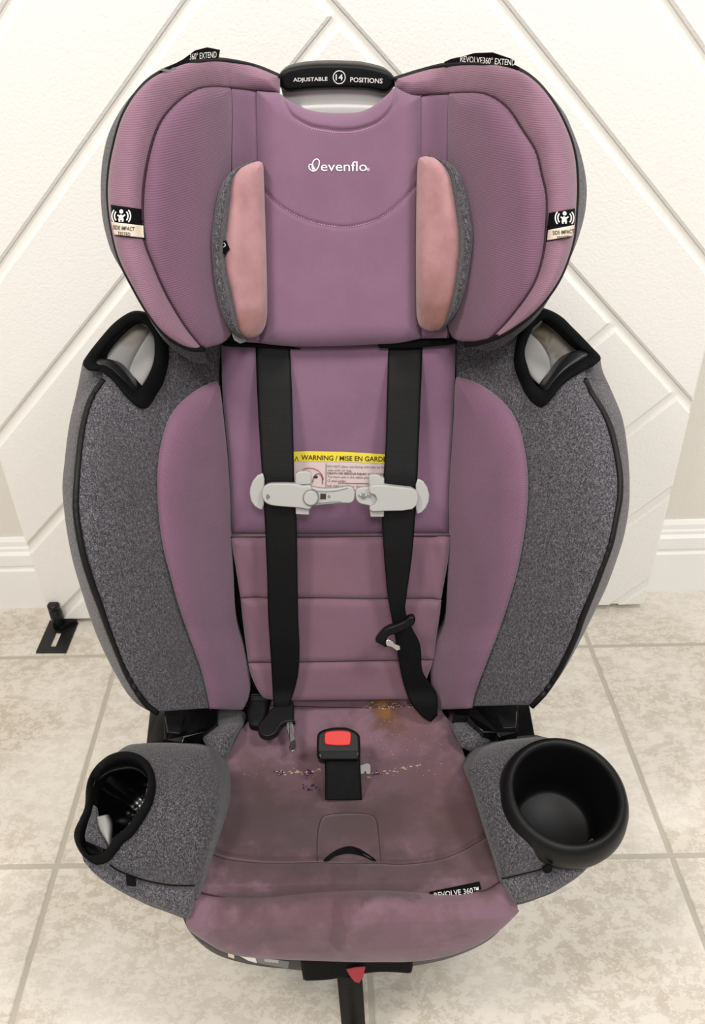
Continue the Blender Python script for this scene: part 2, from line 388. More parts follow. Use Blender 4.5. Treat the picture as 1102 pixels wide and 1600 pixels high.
def inset(poly, d):
    n = len(poly); out = []
    A = sum(poly[i][0] * poly[(i + 1) % n][1] - poly[(i + 1) % n][0] * poly[i][1] for i in range(n)); s = 1 if A > 0 else -1
    for i in range(n):
        p0, p1, p2 = (np.array(poly[(i + k) % n]) for k in (-1, 0, 1))
        e1 = (p1 - p0) / np.linalg.norm(p1 - p0); e2 = (p2 - p1) / np.linalg.norm(p2 - p1)
        n1 = np.array([-e1[1], e1[0]]) * s; n2 = np.array([-e2[1], e2[0]]) * s
        bis = (n1 + n2); k = d / max(.25, (1 + n1 @ n2)); out.append(tuple(p1 + bis * k))
    return out
gap = .0062; rect = [(-HW, Z0), (HW, Z0), (HW, Z1), (-HW, Z1)]; q2 = math.sqrt(2)
def panel(poly):
    if len(poly) < 3: return
    # drop near-duplicate corners
    poly = [p for i, p in enumerate(poly) if np.linalg.norm(np.array(p) - np.array(poly[i - 1])) > .004]
    if len(poly) < 3: return
    i1 = inset(poly, .0035); m = len(poly)
    v = [(x, wl(x, DY + .0062), z) for x, z in poly] + [(x, wl(x, DY + .0025), z) for x, z in poly] + [(x, wl(x, DY), z) for x, z in i1]
    f = [(i, (i + 1) % m, m + (i + 1) % m, m + i) for i in range(m)] + [(m + i, m + (i + 1) % m, 2 * m + (i + 1) % m, 2 * m + i) for i in range(m)] + [tuple(range(2 * m, 3 * m))]
    mesh('panel', v, f, M['door'], door, smooth=False)
ci = [-.76, -.670, -.478, -.284, -.078, .15, .34, .545, .720, .928, 1.118, 1.33, 1.53, 1.73, 1.93, 2.13]
for lo, hi in zip(ci[:-1], ci[1:]):
    p = clip(rect, 1, 1, .961 - gap * q2); p = clip(p, -1, 1, hi - gap * q2) if p else p; p = clip(p, 1, -1, -lo - gap * q2) if p else p
    panel(p)
ci = [.961, 1.156, 1.346, 1.54, 1.735, 1.93, 2.125, 2.32, 2.515, 2.71]
for lo, hi in zip(ci[:-1], ci[1:]):
    p = clip(rect, 1, 1, hi - gap * q2); p = clip(p, -1, -1, -lo - gap * q2) if p else p
    panel(p)

# ------------------------------------------------------------------ door floor guide
gc = atZ(90, 1000, 0.0)
GD = empty('door_floor_guide', tuple(gc), 'black metal sliding door floor guide with slotted plate and roller pin at the door corner', 'door guide')
pl = atZ(np.array([56, 103, 122, 78]), np.array([1019, 1019, 972, 969]), .003)
sl = atZ(np.array([78, 87, 96, 88]), np.array([1010, 1010, 989, 987]), .003)
v = np.vstack([pl, sl, pl - [0, 0, .003], sl - [0, 0, .003]])
f = []
for base in (0, 8): f += [(base + i, base + (i + 1) % 4, base + 4 + (i + 1) % 4, base + 4 + i) for i in range(4)]
for a in (0, 4): f += [(a + i, a + (i + 1) % 4, a + 8 + (i + 1) % 4, a + 8 + i) for i in range(4)]
mesh('base_plate', v, f, M['guide'], GD, smooth=False)
pb = atZ(93, 978, .003)
lathe('roller_pin', [(0, .0), (.0105, 0), (.0105, .040), (.0096, .0405), (.0096, .043), (.0105, .0435), (.0105, .051), (.009, .053), (0, .053)], pb, (0, 0, 1), M['guide'], GD, 28)
a0 = atZ(93, 982, .003); a1 = atZ(117, 966, .012)
b0, b1, b2, b3 = atZ(np.array([91, 97, 121, 113]), np.array([981, 985, 970, 962]), .004)
v = [b0, b1, b2, b3] + [p + [0, 0, h] for p, h in ((b0, .004), (b1, .004), (b2, .012), (b3, .016))]
mesh('bracket', v, [(0, 1, 2, 3), (4, 5, 6, 7), (0, 1, 5, 4), (1, 2, 6, 5), (2, 3, 7, 6), (3, 0, 4, 7)], M['guide'], GD, smooth=False)

# ------------------------------------------------------------------ the car seat
def closed(pts, n):                                 # periodic Catmull-Rom, even in arc length
    p = np.array(pts, float); k = len(p); out = []
    for i in range(k):
        a, b, c, d = p[i - 1], p[i], p[(i + 1) % k], p[(i + 2) % k]
        for t in np.linspace(0, 1, 12, endpoint=False):
            out.append(.5 * ((2 * b) + (-a + c) * t + (2 * a - 5 * b + 4 * c - d) * t * t + (-a + 3 * b - 3 * c + d) * t ** 3))
    q = np.array(out + [out[0]]); L = np.r_[0, np.cumsum(np.linalg.norm(np.diff(q, axis=0), axis=1))]
    s = np.linspace(0, L[-1], n + 1)[:-1]; return np.stack([np.interp(s, L, q[:, j]) for j in range(q.shape[1])], 1)
SEAT = empty('car_seat', tuple(SEAT_ORG), 'stained mauve and grey child car seat with black harness and cup holder on tiled floor', 'car seat')
Yb = prof(dense([(.60, .115), (.66, .29), (.79, .669), (.90, .99)]))
Yh = prof(dense([(.70, .459), (.77, .677), (.84, .895), (.90, 1.08)]))
Ys = prof(dense([(.70, .42), (.685, .33), (.665, .275), (.62, .262), (.54, .262), (.46, .275), (.425, .28), (.405, .262), (.397, .23), (.395, .17), (.395, .10)]))
Ya = prof(dense([(.66, .28), (.60, .31), (.555, .335), (.47, .345), (.42, .33), (.398, .30), (.39, .26), (.39, .15)]))
def sh(fn, d): return lambda px, py: fn(px, py) + d
HK = [0, 118, 132, 150, 175, 230, 290, 320, 345, 372, 400]; HV = [0, 0, -.004, .006, .028, .075, .108, .114, .110, .092, .06]
def smooth_tab(k, v, sig, lo, hi, n=1600):
    x = np.linspace(lo, hi, n); y = np.interp(x, k, v); st = (hi - lo) / (n - 1); m = int(3 * sig / st)
    w = np.exp(-.5 * (np.arange(-m, m + 1) * st / sig) ** 2); w /= w.sum(); return x, np.convolve(np.pad(y, m, mode='edge'), w, 'valid')
HT = smooth_tab(HK, HV, 9, 0, 420); WT = smooth_tab([0, .1, .3, .6, .85, 1, 1.1, 1.25], [0, .12, .40, .74, .95, 1.0, .97, .85], .05, -.2, 1.4); FT = smooth_tab([440, 500, 560, 650, 750, 850, 950, 1050, 1115, 1160], [.02, .04, .065, .105, .135, .142, .132, .112, .095, .08], 25, 400, 1200)
def Yhead(px, py):
    cx = 535 + (np.asarray(py) - 330) * .012
    return Yh(px, py) - np.interp(np.abs(px - cx), *HT)
FP = [440, 500, 560, 650, 750, 850, 950, 1050, 1115, 1160]; FV = [.02, .04, .065, .105, .135, .142, .132, .112, .095, .08]
LPIPE = [(163, 593), (144, 622), (132, 662), (126, 702), (122, 746), (120, 790), (124, 828), (132, 868), (144, 908), (159, 949), (170, 980), (185, 1018), (203, 1059), (226, 1095), (246, 1112)]
RPIPE = [(913, 593), (924, 615), (942, 644), (953, 670), (961, 702), (967, 739), (967, 775), (961, 809), (952, 851), (938, 890), (924, 927), (909, 964), (898, 995), (876, 1041), (853, 1077), (830, 1102)]
LIN = [(344, 480), (344, 539), (341, 590), (346, 644), (353, 706), (357, 760), (359, 815), (363, 887), (368, 970), (380, 1009), (388, 1063), (384, 1103)]
RIN = [(712, 480), (712, 535), (714, 590), (711, 640), (708, 690), (704, 760), (703, 833), (701, 906), (697, 970), (684, 1005), (677, 1050), (684, 1104)]
def ximap(l, py): a = np.array(l, float); i = np.argsort(a[:, 1]); return np.interp(py, a[i, 1], a[i, 0])
def Ywing(px, py):
    px = np.asarray(px, float); py = np.asarray(py, float)
    wl_ = (ximap(LIN, py) - px) / (ximap(LIN, py) - ximap([(215, 480), (150, 560)] + LPIPE[1:], py))
    wr_ = (px - ximap(RIN, py)) / (ximap([(862, 480), (925, 560)] + RPIPE[1:], py) - ximap(RIN, py))
    w = np.clip(np.where(px < 535, wl_, wr_), 0, 1.25)
    return Yb(px, py) - np.interp(py, *FT) * np.interp(w, *WT)
def flat(name, polys, Yf, mat, parent, lift=.001, nrm=N_BACK, **k):
    v, f = [], []
    for p in polys:
        p = np.array(p, float); b = len(v); v += list(atY(p[:, 0], p[:, 1], Yf(p[:, 0], p[:, 1])) + nrm * lift); f.append(tuple(range(b, b + len(p))))
    return mesh(name, v, f, mat, parent, smooth=False, **k)
def arc(cx, cy, r0, r1, a0, a1, n=14, ry=1.0):
    a = np.radians(np.linspace(a0, a1, n)); o = [(cx + r1 * math.cos(x), cy + ry * r1 * math.sin(x)) for x in a]; i = [(cx + r0 * math.cos(x), cy + ry * r0 * math.sin(x)) for x in a]
    return [[o[k], o[k + 1], i[k + 1], i[k]] for k in range(n - 1)]
def disc(cx, cy, rx, ry, n=18): return [[(cx + rx * math.cos(a), cy + ry * math.sin(a)) for a in np.linspace(0, 2 * math.pi, n, endpoint=False)]]
def strip(pts, w):
    q = crom(pts, len(pts) * 6); T = np.gradient(q, axis=0); T /= np.linalg.norm(T, axis=1)[:, None]; N = np.stack([-T[:, 1], T[:, 0]], 1) * w / 2
    return [[q[i] + N[i], q[i + 1] + N[i + 1], q[i + 1] - N[i + 1], q[i] - N[i]] for i in range(len(q) - 1)]
def ring(name, outer, inner, Yf, mat, parent, raise_=.007, deep=.02, n=90, nrm=N_BACK, **k):
    o = closed(outer, n); i = closed(inner, n); R = []
    for w, l in ((0, -.004), (.12, raise_ * .7), (.45, raise_), (.8, raise_ * .75), (1.0, 0), (1.02, -deep)):
        p = o + (i - o) * w; R.append(atY(p[:, 0], p[:, 1], Yf(p[:, 0], p[:, 1])) + nrm * l)
    return loft(name, R, mat, parent, 16, True, **k)
def lumps(seed, amp, lx, ly):
    r = np.random.default_rng(seed); K = [(r.normal(0, 1 / lx), r.normal(0, 1 / ly), r.uniform(0, 6.28)) for _ in range(7)]
    return lambda P: amp * sum(np.sin(P[..., 0] * a + P[..., 1] * b + c) for a, b, c in K) / 2.6

# --- base and shells
base_pts = [(-.175, .60), (-.15, .56), (.15, .56), (.175, .60), (.185, .80), (.17, .97), (-.17, .97), (-.185, .80)]
def stack(name, levels, pts, mat, parent, **k):
    c = np.mean(pts, 0); v = []; m = len(pts)
    for z, s, dy in levels: v += [(c[0] + (x - c[0]) * s, c[1] + (y - c[1]) * s + dy, z) for x, y in pts]
    f = [(l * m + i, l * m + (i + 1) % m, (l + 1) * m + (i + 1) % m, (l + 1) * m + i) for l in range(len(levels) - 1) for i in range(m)] + [tuple(range(m))[::-1], tuple((len(levels) - 1) * m + i for i in range(m))]
    return mesh(name, v, f, mat, parent, smooth=False, **k)
stack('base', [(0, .96, 0), (.01, 1, 0), (.07, 1, 0), (.09, .95, 0), (.12, .9, 0)], base_pts, M['plastic'], SEAT)
stack('swivel_turntable', [(.118, .80, 0), (.15, .82, 0), (.165, .9, -.01), (.19, .92, -.02)], base_pts, M['dkgrey'], SEAT)
pad('seat_tub', [(262, 1130), (275, 1250), (285, 1380), (284, 1423)], [(815, 1130), (795, 1250), (800, 1380), (806, 1423)], sh(Ys, .03), M['plastic'], SEAT, puff=.0, ew=10, nrm=N_SEAT, nu=40, nv=20, back=(0, .08, -.09), bscale=.9)
lipT = [(284, 1418), (300, 1452), (330, 1474), (370, 1488), (440, 1496), (540, 1500), (640, 1498), (700, 1488), (760, 1462), (808, 1420)]
lipB = [(282, 1424), (296, 1456), (325, 1482), (362, 1498), (436, 1514), (540, 1520), (642, 1508), (705, 1495), (765, 1468), (810, 1424)]
lt, lb = crom(lipT, 60), crom(lipB, 60); A_ = atY(lt[:, 0], lt[:, 1] - 8, .415); B_ = atY(lb[:, 0], lb[:, 1], .420)
loft('front_lip', [A_, B_, B_ + [0, .05, -.012], B_ * [.9, 1, 1] + [0, .16, -.01]], M['dkgrey'], SEAT, 14)
pad('rear_liner', [(330, 500), (335, 800), (352, 1000), (372, 1125)], [(728, 500), (722, 800), (705, 1000), (700, 1125)], sh(Yb, .012), M['black'], SEAT, puff=0, nu=20, nv=12, back=(0, .02, 0))
pad('back_shell', [(240, 478), (170, 530), (140, 620), (125, 750), (150, 920), (238, 1095)], [(836, 478), (905, 530), (935, 620), (955, 750), (930, 920), (835, 1090)], sh(Yb, .05), M['grey'], SEAT, puff=.01, ew=40, nu=40, nv=30, back=(0, .05, -.015), bscale=.94)

# --- backrest
up_l = [(346, 530), (348, 615), (353, 680), (357, 724), (360, 797), (363, 833)]; up_r = [(712, 530), (710, 615), (708, 680), (705, 746), (703, 800), (701, 833)]
pad('backrest_pad', up_l, up_r, Yb, M['smooth'], SEAT, puff=.014, ew=30, nu=70, nv=80, lift=.002, disp=lumps(1, .0012, 60, 80))
mid = [(363, 832), (372, 880), (379, 924)], [(701, 830), (695, 880), (686, 926)]
low = [(379, 924), (384, 975), (390, 1024)], [(686, 926), (681, 970), (675, 1019)]
bot = [(390, 1024), (396, 1046), (412, 1076), (430, 1082)], [(675, 1019), (668, 1040), (652, 1074), (636, 1080)]
def quilt(ab, seed, wr):
    wrk = lumps(seed, wr, 14, 40); xs = lumps(seed + 9, .001, 50, 60)
    return pad('body_insert_panel', ab[0], ab[1], Yb, M['insert'], SEAT, puff=.006, ew=12, nu=60, nv=100, lift=.018, pw=2.0,
               disp=lambda P: xs(P) + wrk(P) * np.clip((np.abs(P[..., 0] - 530) - 95) / 40, 0, 1))
def spos(px, py, Yf=Ys): return atY(np.array(float(px)), np.array(float(py)), Yf(np.array(float(px)), np.array(float(py))))
M['crumb'] = plain('crumb', (176, 146, 126), .9, .1); M['purple'] = plain('purple_wax', (40, 26, 66), .6, .2)
M['stitch'] = plain('pale_mauve_stitch', (176, 138, 160), .9, .1)
M['thread'] = plain('dark_mauve_thread', (72, 46, 58), .9, .1)
M['insert'] = fabric('mauve_insert_fabric', (122, 92, 106), None, 1700, .06, dirt=((128, 94, 98), 16, .5, .5))
M['back_strip'] = fabric('mauve_seam_fabric', (128, 95, 116), None, 1700, .06)
quilt(mid, 3, .0022); quilt(low, 4, .003); quilt(bot, 5, .0015)
for a_, b_ in (((363, 832), (701, 830)), ((379, 924), (686, 926)), ((390, 1024), (675, 1019))): px_tube('seam_thread', [a_, ((a_[0] + b_[0]) / 2, (a_[1] + b_[1]) / 2), b_], Yb, .0011, M['thread'], SEAT, 60, .0185, N_BACK, 5)
px_tube('edge_piping', [(384, 985), (392, 1046), (408, 1076), (428, 1084), (468, 1082), (540, 1081), (628, 1080), (654, 1074), (668, 1040), (678, 985)], Yb, .0019, M['black'], SEAT, 90, .010)

# --- lower side wings
def wing(side, hole):
    L = side == 'l'
    if L:
        A = [(262, 498), (215, 497), (178, 520), (152, 555), (156, 580)] + LPIPE; B = LIN
        A[4:5] = []
        sil = [(129, 568), (119, 615), (108, 666), (101, 724), (98, 760), (101, 797), (106, 833), (115, 877), (130, 927), (144, 970), (158, 1005), (181, 1050), (208, 1091), (244, 1113)]
    else:
        A = [(812, 498), (858, 495), (890, 520), (916, 550)] + RPIPE; B = RIN
        sil = [(938, 560), (942, 580), (954, 606), (972, 651), (980, 700), (983, 746), (982, 790), (975, 833), (964, 869), (948, 913), (930, 950), (912, 986), (882, 1041), (855, 1079), (832, 1104)]
    wp = pad('wing_panel', A, B, Ywing, M['grey'], SEAT, puff=.006, ew=14, nu=110, nv=60, back=(0, .03, -.01), bscale=.985, hole=hole, disp=lumps(11 if L else 12, .0012, 50, 70))
    P = crom(A[3:] if L else A[3:], 70); Q = crom(sil, 70)
    Yp = Ywing(P[:, 0], P[:, 1]); Yq = Ywing(P[:, 0], P[:, 1]) + .045
    r0 = atY(P[:, 0], P[:, 1], Yp + .002); r3 = atY(Q[:, 0], Q[:, 1], Yq)
    mp = (P * .45 + Q * .55); r1 = atY(mp[:, 0], mp[:, 1], Yp + .012)
    r4 = r3 + [0, .05, -.005]; r4[:, 0] *= .985; r5 = r3 * [.9, 1, 1] + [0, .10, -.01]
    r3n = r3.copy()
    loft('wing_cover', [r0, r1, r3n, r4, r5], M['grey3'], SEAT, 26)
    px_tube('wing_piping', LPIPE if L else RPIPE, on([wp], Ywing), .0030, M['pipe'], SEAT, 120, .0024)
    return wp
oL = [(129, 568), (135, 556), (155, 530), (178, 504), (201, 488), (219, 486), (236, 494), (252, 516), (262, 530), (265, 561), (257, 597), (246, 617), (233, 637), (221, 639), (208, 630), (194, 616), (180, 598), (165, 584), (152, 580), (138, 579)]
iL = [(155, 566), (158, 554), (168, 540), (185, 522), (207, 505), (220, 504), (232, 511), (240, 526), (242, 545), (240, 565), (233, 584), (224, 600), (215, 611), (208, 606), (199, 596), (188, 585), (178, 576), (170, 571), (164, 568), (158, 567)]
oR = [(938, 556), (926, 543), (910, 526), (893, 509), (879, 495), (862, 485), (843, 481), (827, 494), (811, 516), (805, 540), (802, 563), (805, 581), (813, 600), (819, 614), (830, 629), (843, 637), (853, 632), (865, 619), (876, 604), (893, 590), (911, 580), (926, 573), (938, 563)]
iR = [(914, 551), (905, 543), (894, 533), (884, 523), (866, 508), (853, 500), (840, 503), (832, 514), (825, 529), (820, 545), (820, 556), (824, 570), (829, 586), (835, 597), (842, 606), (851, 611), (857, 603), (864, 594), (872, 586), (884, 577), (896, 570), (906, 564), (914, 556)]
mid_ = lambda o, i: (closed(o, 60) * .45 + closed(i, 60) * .55).tolist()
wpL = wing('l', mid_(oL, iL)); wpR = wing('r', mid_(oR, iR))
bol_l = ([(335, 594), (315, 602), (286, 622), (264, 648), (253, 677), (246, 713), (244, 750), (246, 797), (253, 851), (264, 895), (278, 945), (294, 991), (312, 1041), (323, 1086), (326, 1104)],
         [(336, 594), (341, 605), (346, 644), (353, 706), (357, 760), (359, 815), (363, 887), (367, 960), (380, 1009), (389, 1058), (386, 1086), (376, 1106)])
bol_r = ([(716, 588), (713, 600), (711, 640), (708, 690), (704, 760), (703, 833), (701, 906), (697, 965), (683, 1000), (675, 1045), (679, 1080), (690, 1104)],
         [(717, 588), (742, 595), (775, 615), (801, 641), (815, 670), (822, 699), (827, 739), (826, 789), (819, 844), (808, 898), (795, 942), (780, 986), (762, 1032), (745, 1077), (740, 1102)])
for i, (a, b) in enumerate((bol_l, bol_r)):
    pad('side_bolster', a, b, Ywing, M['rib'], SEAT, puff=.016, ew=46, nrm=np.array([.35 if i == 0 else -.35, -.88, .3]), nu=110, nv=50, lift=.006, disp=lumps(21 + i, .0012, 60, 70), pw=2.2)

# --- shoulder belt guides in black fabric frames
for o_, i_, s, wp in ((oL, iL, 1, wpL), (oR, iR, -1, wpR)):
    ring('belt_guide_trim', o_, i_, on([wp], sh(Ywing, -.004)), M['black'], SEAT, .008, .03)
    c = np.mean(i_, 0); q = [tuple(c + (np.array(p) - c) * 1.18) for p in i_]
    prism('belt_guide_recess', q, sh(Ywing, .045), M['black'], SEAT, .006, bevel=0, smooth_n=60)
# grey plastic guides: a convex rail, a flat inner plate and a dark lip
def guide(rail_a, rail_b, plate_a, plate_b, lip_a, lip_b, s):
    pad('belt_guide_rail', rail_a, rail_b, sh(Ywing, .024), M['gguide'], SEAT, puff=.010, ew=26, nrm=np.array([-.2 * s, -.9, .35]), nu=30, nv=24, back=(0, .02, -.01))
    pad('belt_guide_plate', plate_a, plate_b, sh(Ywing, .026), M['gplastic'], SEAT, puff=.002, ew=8, nu=26, nv=20, back=(0, .015, -.005))
    pad('belt_guide_lip', lip_a, lip_b, sh(Ywing, -.004), M['lip'], SEAT, puff=.006, ew=12, nu=30, nv=14, back=(0, .02, -.01), label='black plastic lip')
g_ = NT('stained_grey_plastic'); sp = atY(np.array(847.), np.array(515.), Ywing(np.array(847.), np.array(515.)) + .02) - SEAT_ORG; sp2 = atY(np.array(868.), np.array(532.), Ywing(np.array(868.), np.array(532.)) + .02) - SEAT_ORG
sp3 = atY(np.array(212.), np.array(520.), Ywing(np.array(212.), np.array(520.)) + .02) - SEAT_ORG
cg = g_.mix(s2l((205, 203, 201)), s2l((112, 98, 74)), g_.math('MULTIPLY', g_.spot(tuple(sp), (.011, .03, .010), 140, 1.6, .5), .8))
cg = g_.mix(cg, s2l((140, 126, 100)), g_.math('MULTIPLY', g_.spot(tuple(sp2), (.018, .04, .013), 160, 2.2, .6, 2), .6)); cg = g_.mix(cg, s2l((178, 160, 138)), g_.math('MULTIPLY', g_.spot(tuple(sp3), (.016, .04, .009), 90, 1.4, .6, 3), .55))
M['gguide'] = g_.done(cg, .42, .4)
guide([(207, 500), (180, 524), (157, 552), (152, 562)], [(238, 512), (220, 540), (206, 566), (199, 592)],
      [(237, 510), (220, 538), (205, 568), (198, 590), (212, 610)], [(240, 512), (245, 535), (243, 562), (232, 588), (216, 612)],
      [(148, 562), (160, 560), (176, 563), (192, 577), (204, 594), (216, 614)], [(148, 570), (160, 575), (174, 582), (188, 594), (200, 606), (212, 618)], 1)
guide([(828, 520), (846, 537), (858, 558), (862, 590)], [(853, 497), (876, 515), (900, 537), (914, 549)],
      [(827, 518), (818, 545), (820, 566), (830, 588), (848, 606)], [(830, 518), (846, 535), (858, 558), (864, 582), (852, 604)],
      [(922, 547), (906, 546), (890, 553), (876, 566), (864, 584), (849, 606)], [(922, 556), (908, 564), (892, 573), (878, 584), (866, 598), (853, 618)], -1)

# --- headrest
cT = [(401, 143), (420, 145), (438, 147), (448, 156), (466, 166), (484, 173), (505, 177), (530, 178), (556, 177), (575, 171), (592, 160), (606, 148), (617, 138), (628, 143), (642, 149), (657, 151)]
cB = [(407, 536), (430, 539), (460, 541), (500, 541), (540, 540), (580, 538), (620, 536), (657, 529)]
cTs = [(401, 143), (438, 147), (484, 173), (530, 178), (575, 171), (617, 138), (657, 151)]
def yx(P): return P
stitch1 = [(440, 150), (446, 165), (458, 186), (484, 202), (513, 208), (540, 210), (566, 206), (592, 195), (612, 172), (617, 144)]
stitch2 = [(415, 300), (436, 322), (462, 339), (490, 350), (520, 356), (548, 357), (588, 346), (621, 322), (650, 290)]
hpad = pad('headrest_pad', cT, cB, Yhead, M['smooth'], SEAT, puff=.018, ew=34, nu=150, nv=150, lift=.002, disp=lumps(31, .0008, 60, 80), seams=[(stitch1, .0035, 3.0), (stitch2, .0022, 2.6)])
# dashed stitching along both seams
st = []
for pl, a, b in ((stitch1, .2, .8), (stitch2, 0, 1)):
    q = crom(pl, 400); L = len(q); i = int(L * a)
    while i < int(L * b) - 5: st += strip([q[i] + [0, -2.5], q[i + 3] + [0, -2.5]], 1.7); i += 6
HP = lambda px, py: Yhead(px, py)
HP = on([hpad], Yhead)
flat('stitching', st, HP, M['stitch'], SEAT, .0007)
seamL = [(438, 147), (420, 145), (401, 143), (380, 140), (360, 138), (331, 137), (306, 142), (273, 165), (248, 198), (232, 249), (224, 307), (226, 372), (241, 416), (262, 463), (290, 510), (314, 540)]
outL = [(438, 121), (404, 107), (372, 99), (339, 95), (311, 97), (288, 101), (248, 118), (219, 143), (194, 183), (179, 234), (172, 278), (172, 321), (179, 368), (190, 408), (212, 452), (233, 488), (255, 517), (277, 535), (300, 545), (318, 546)]
seamR = [(617, 138), (636, 152), (657, 150), (680, 148), (701, 147), (744, 146), (770, 153), (795, 172), (817, 205), (837, 238), (846, 274), (853, 307), (853, 350), (849, 394), (838, 434), (820, 466), (791, 503), (764, 530)]
outR = [(617, 125), (655, 113), (697, 103), (748, 100), (799, 107), (835, 129), (864, 165), (886, 209), (897, 249), (900, 292), (898, 336), (893, 379), (875, 430), (849, 470), (820, 499), (784, 523), (748, 536), (728, 539)]
innL = ([(360, 138), (345, 137), (331, 137), (306, 142), (273, 165), (248, 198), (232, 249), (224, 307), (226, 372), (241, 416), (262, 463), (290, 510), (314, 541)], [(361, 138), (363, 180), (362, 250), (362, 320), (366, 400), (370, 470), (366, 510), (350, 534), (320, 544)])
innR = ([(702, 147), (700, 190), (699, 249), (698, 330), (694, 420), (694, 480), (703, 519), (716, 532), (745, 534)], [(703, 147), (744, 146), (770, 153), (795, 172), (817, 205), (837, 238), (846, 274), (853, 307), (853, 350), (849, 394), (838, 434), (820, 466), (791, 503), (764, 531)])
gapL = ([(361, 138), (363, 180), (362, 250), (364, 340), (372, 440), (380, 534)], [(402, 143), (407, 180), (412, 263), (416, 387), (418, 460), (410, 536)])
gapR = ([(656, 151), (650, 180), (648, 296), (649, 400), (650, 480), (656, 529)], [(702, 147), (700, 190), (699, 249), (697, 340), (695, 440), (700, 528)])
crease1 = [(363, 118), (360, 138)]; crease2 = [(697, 104), (693, 120), (701, 147)]
rims = []
for k, (sm, ou, inn, gp) in enumerate(((seamL, outL, innL, gapL), (seamR, outR, innR, gapR))):
    sgn = 1 if k == 0 else -1
    pad('headrest_wing_panel', inn[0], inn[1], Yhead, M['rib'], SEAT, puff=.011, ew=40, nrm=np.array([.3 * sgn, -.9, .3]), nu=110, nv=60, disp=lumps(41 + k, .0010, 50, 70), pw=2.3)
    pad('headrest_side_strip', gp[0], gp[1], Yhead, M['smooth'], SEAT, puff=.005, ew=12, nu=70, nv=24, lift=.002)
    rims.append(pad('headrest_rim', ou, sm, Yhead, M['band'], SEAT, puff=.013, ew=26, nrm=np.array([-.15 * sgn, -.93, .33]), nu=170, nv=26, disp=lumps(51 + k, .0008, 60, 60), seams=[(crease1 if k == 0 else crease2, .0025, 3)], pw=2.2))
silL = [(438, 118), (404, 104), (372, 95), (339, 91), (311, 92), (286, 96), (246, 113), (222, 133), (194, 165), (172, 205), (161, 249), (158, 296), (161, 343), (172, 387), (186, 412), (211, 454), (232, 490), (254, 519), (277, 537), (300, 547), (318, 547)]
silR = [(617, 122), (655, 109), (697, 99), (748, 96), (801, 103), (838, 125), (878, 172), (893, 202), (907, 241), (916, 285), (915, 325), (907, 361), (893, 398), (876, 431), (850, 472), (821, 501), (785, 525), (748, 538), (728, 540)]
for ou, si in ((outL, silL), (outR, silR)):
    P = crom(ou, 110); Q = crom(si, 110); Yp = Yhead(P[:, 0], P[:, 1])
    r0 = atY(P[:, 0], P[:, 1], Yp + .004); r1 = atY(Q[:, 0], Q[:, 1], Yp + .05); c = r1.mean(0)
    r2 = atY(Q[:, 0], Q[:, 1], np.minimum(Yp + .09, .93)); r2 = r2 * [.95, 1, 1] + [.0, 0, -.006]; r3 = c + (r2 - c) * .5; r3[:, 1] = .90
    mq = P * .4 + Q * .6; rm = atY(mq[:, 0], mq[:, 1], Yp + .022)
    loft('headrest_shell', [r0, rm, r1, r2, r3], M['grey'], SEAT, 22)
    px_tube('headrest_piping', ou, Yhead, .0026, M['pipe'], SEAT, 160, .0015)
pad('headrest_back_plate', [(400, 210), (370, 330), (375, 530)], [(660, 210), (690, 330), (680, 530)], sh(Yh, .02), M['black'], SEAT, puff=0, nu=20, nv=12, back=(0, .03, 0))
pad('headrest_lower_edge', [(345, 527), (352, 531), (400, 536), (440, 540)], [(346, 538), (352, 541), (400, 543), (470, 546)], sh(Yh, .004), M['black'], SEAT, puff=.002, ew=4, nu=30, nv=8, back=(0, .02, -.004))
pad('headrest_lower_edge', [(590, 538), (640, 533), (690, 529), (714, 526)], [(594, 544), (640, 544), (690, 540), (714, 537)], sh(Yh, -.001), M['black'], SEAT, puff=.002, ew=4, nu=30, nv=8, back=(0, .02, -.004))

for q_ in (seamL[4:], seamR[4:], gapL[0], gapL[1], gapR[0], gapR[1], seamL[1:5], seamR[1:5]): px_tube('seam_thread', q_, Yhead, .0010, M['thread'], SEAT, 110, .0022, N_BACK, 5)
# --- cheek pillows
pk = [atY(np.array(a), np.array(b), Yhead(np.array(a), np.array(b))) - SEAT_ORG for a, b in ((395., 490.), (400., 510.), (678., 470.), (690., 440.), (680., 300.))]
t_ = NT('pink_pile_cloth'); c0 = t_.mix(s2l((184, 139, 142)), s2l((162, 118, 120)), t_.ramp(t_.noise(30, 5, .6), [(.4, (0, 0, 0)), (.7, (1, 1, 1))]))
for q, r, a in ((pk[0], (.03, .08, .022), .45), (pk[2], (.018, .08, .018), .75), (pk[3], (.03, .08, .03), .35)):
    c0 = t_.mix(c0, s2l((112, 72, 56)), t_.math('MULTIPLY', t_.spot(tuple(q), r, 50, 1.2, .9, a * 9), a))
t_.bump(t_.noise(1500, 3, .6), .0005, .9); M['pink'] = t_.done(c0, .95, .1, 0, .4)
pinkL = ([(398, 253), (383, 259), (371, 267), (362, 285), (359, 314), (355, 350), (351, 387), (353, 423), (361, 459), (368, 496), (374, 517), (384, 527)], [(403, 252), (410, 256), (412, 278), (414, 340), (416, 400), (417, 450), (417, 496), (412, 515), (403, 525), (392, 528)])
greyL = [(397, 252), (375, 259), (357, 274), (342, 300), (335, 336), (331, 372), (333, 408), (337, 445), (346, 485), (361, 516), (384, 529)]
pinkR = ([(660, 245), (654, 254), (652, 300), (651, 370), (651, 441), (652, 492), (657, 510), (670, 517)], [(666, 244), (680, 247), (691, 256), (702, 272), (707, 292), (713, 329), (718, 369), (717, 405), (711, 452), (701, 492), (690, 513), (676, 517)])
greyR = [(672, 244), (701, 254), (719, 274), (730, 307), (737, 347), (738, 376), (733, 416), (726, 452), (712, 488), (686, 518)]
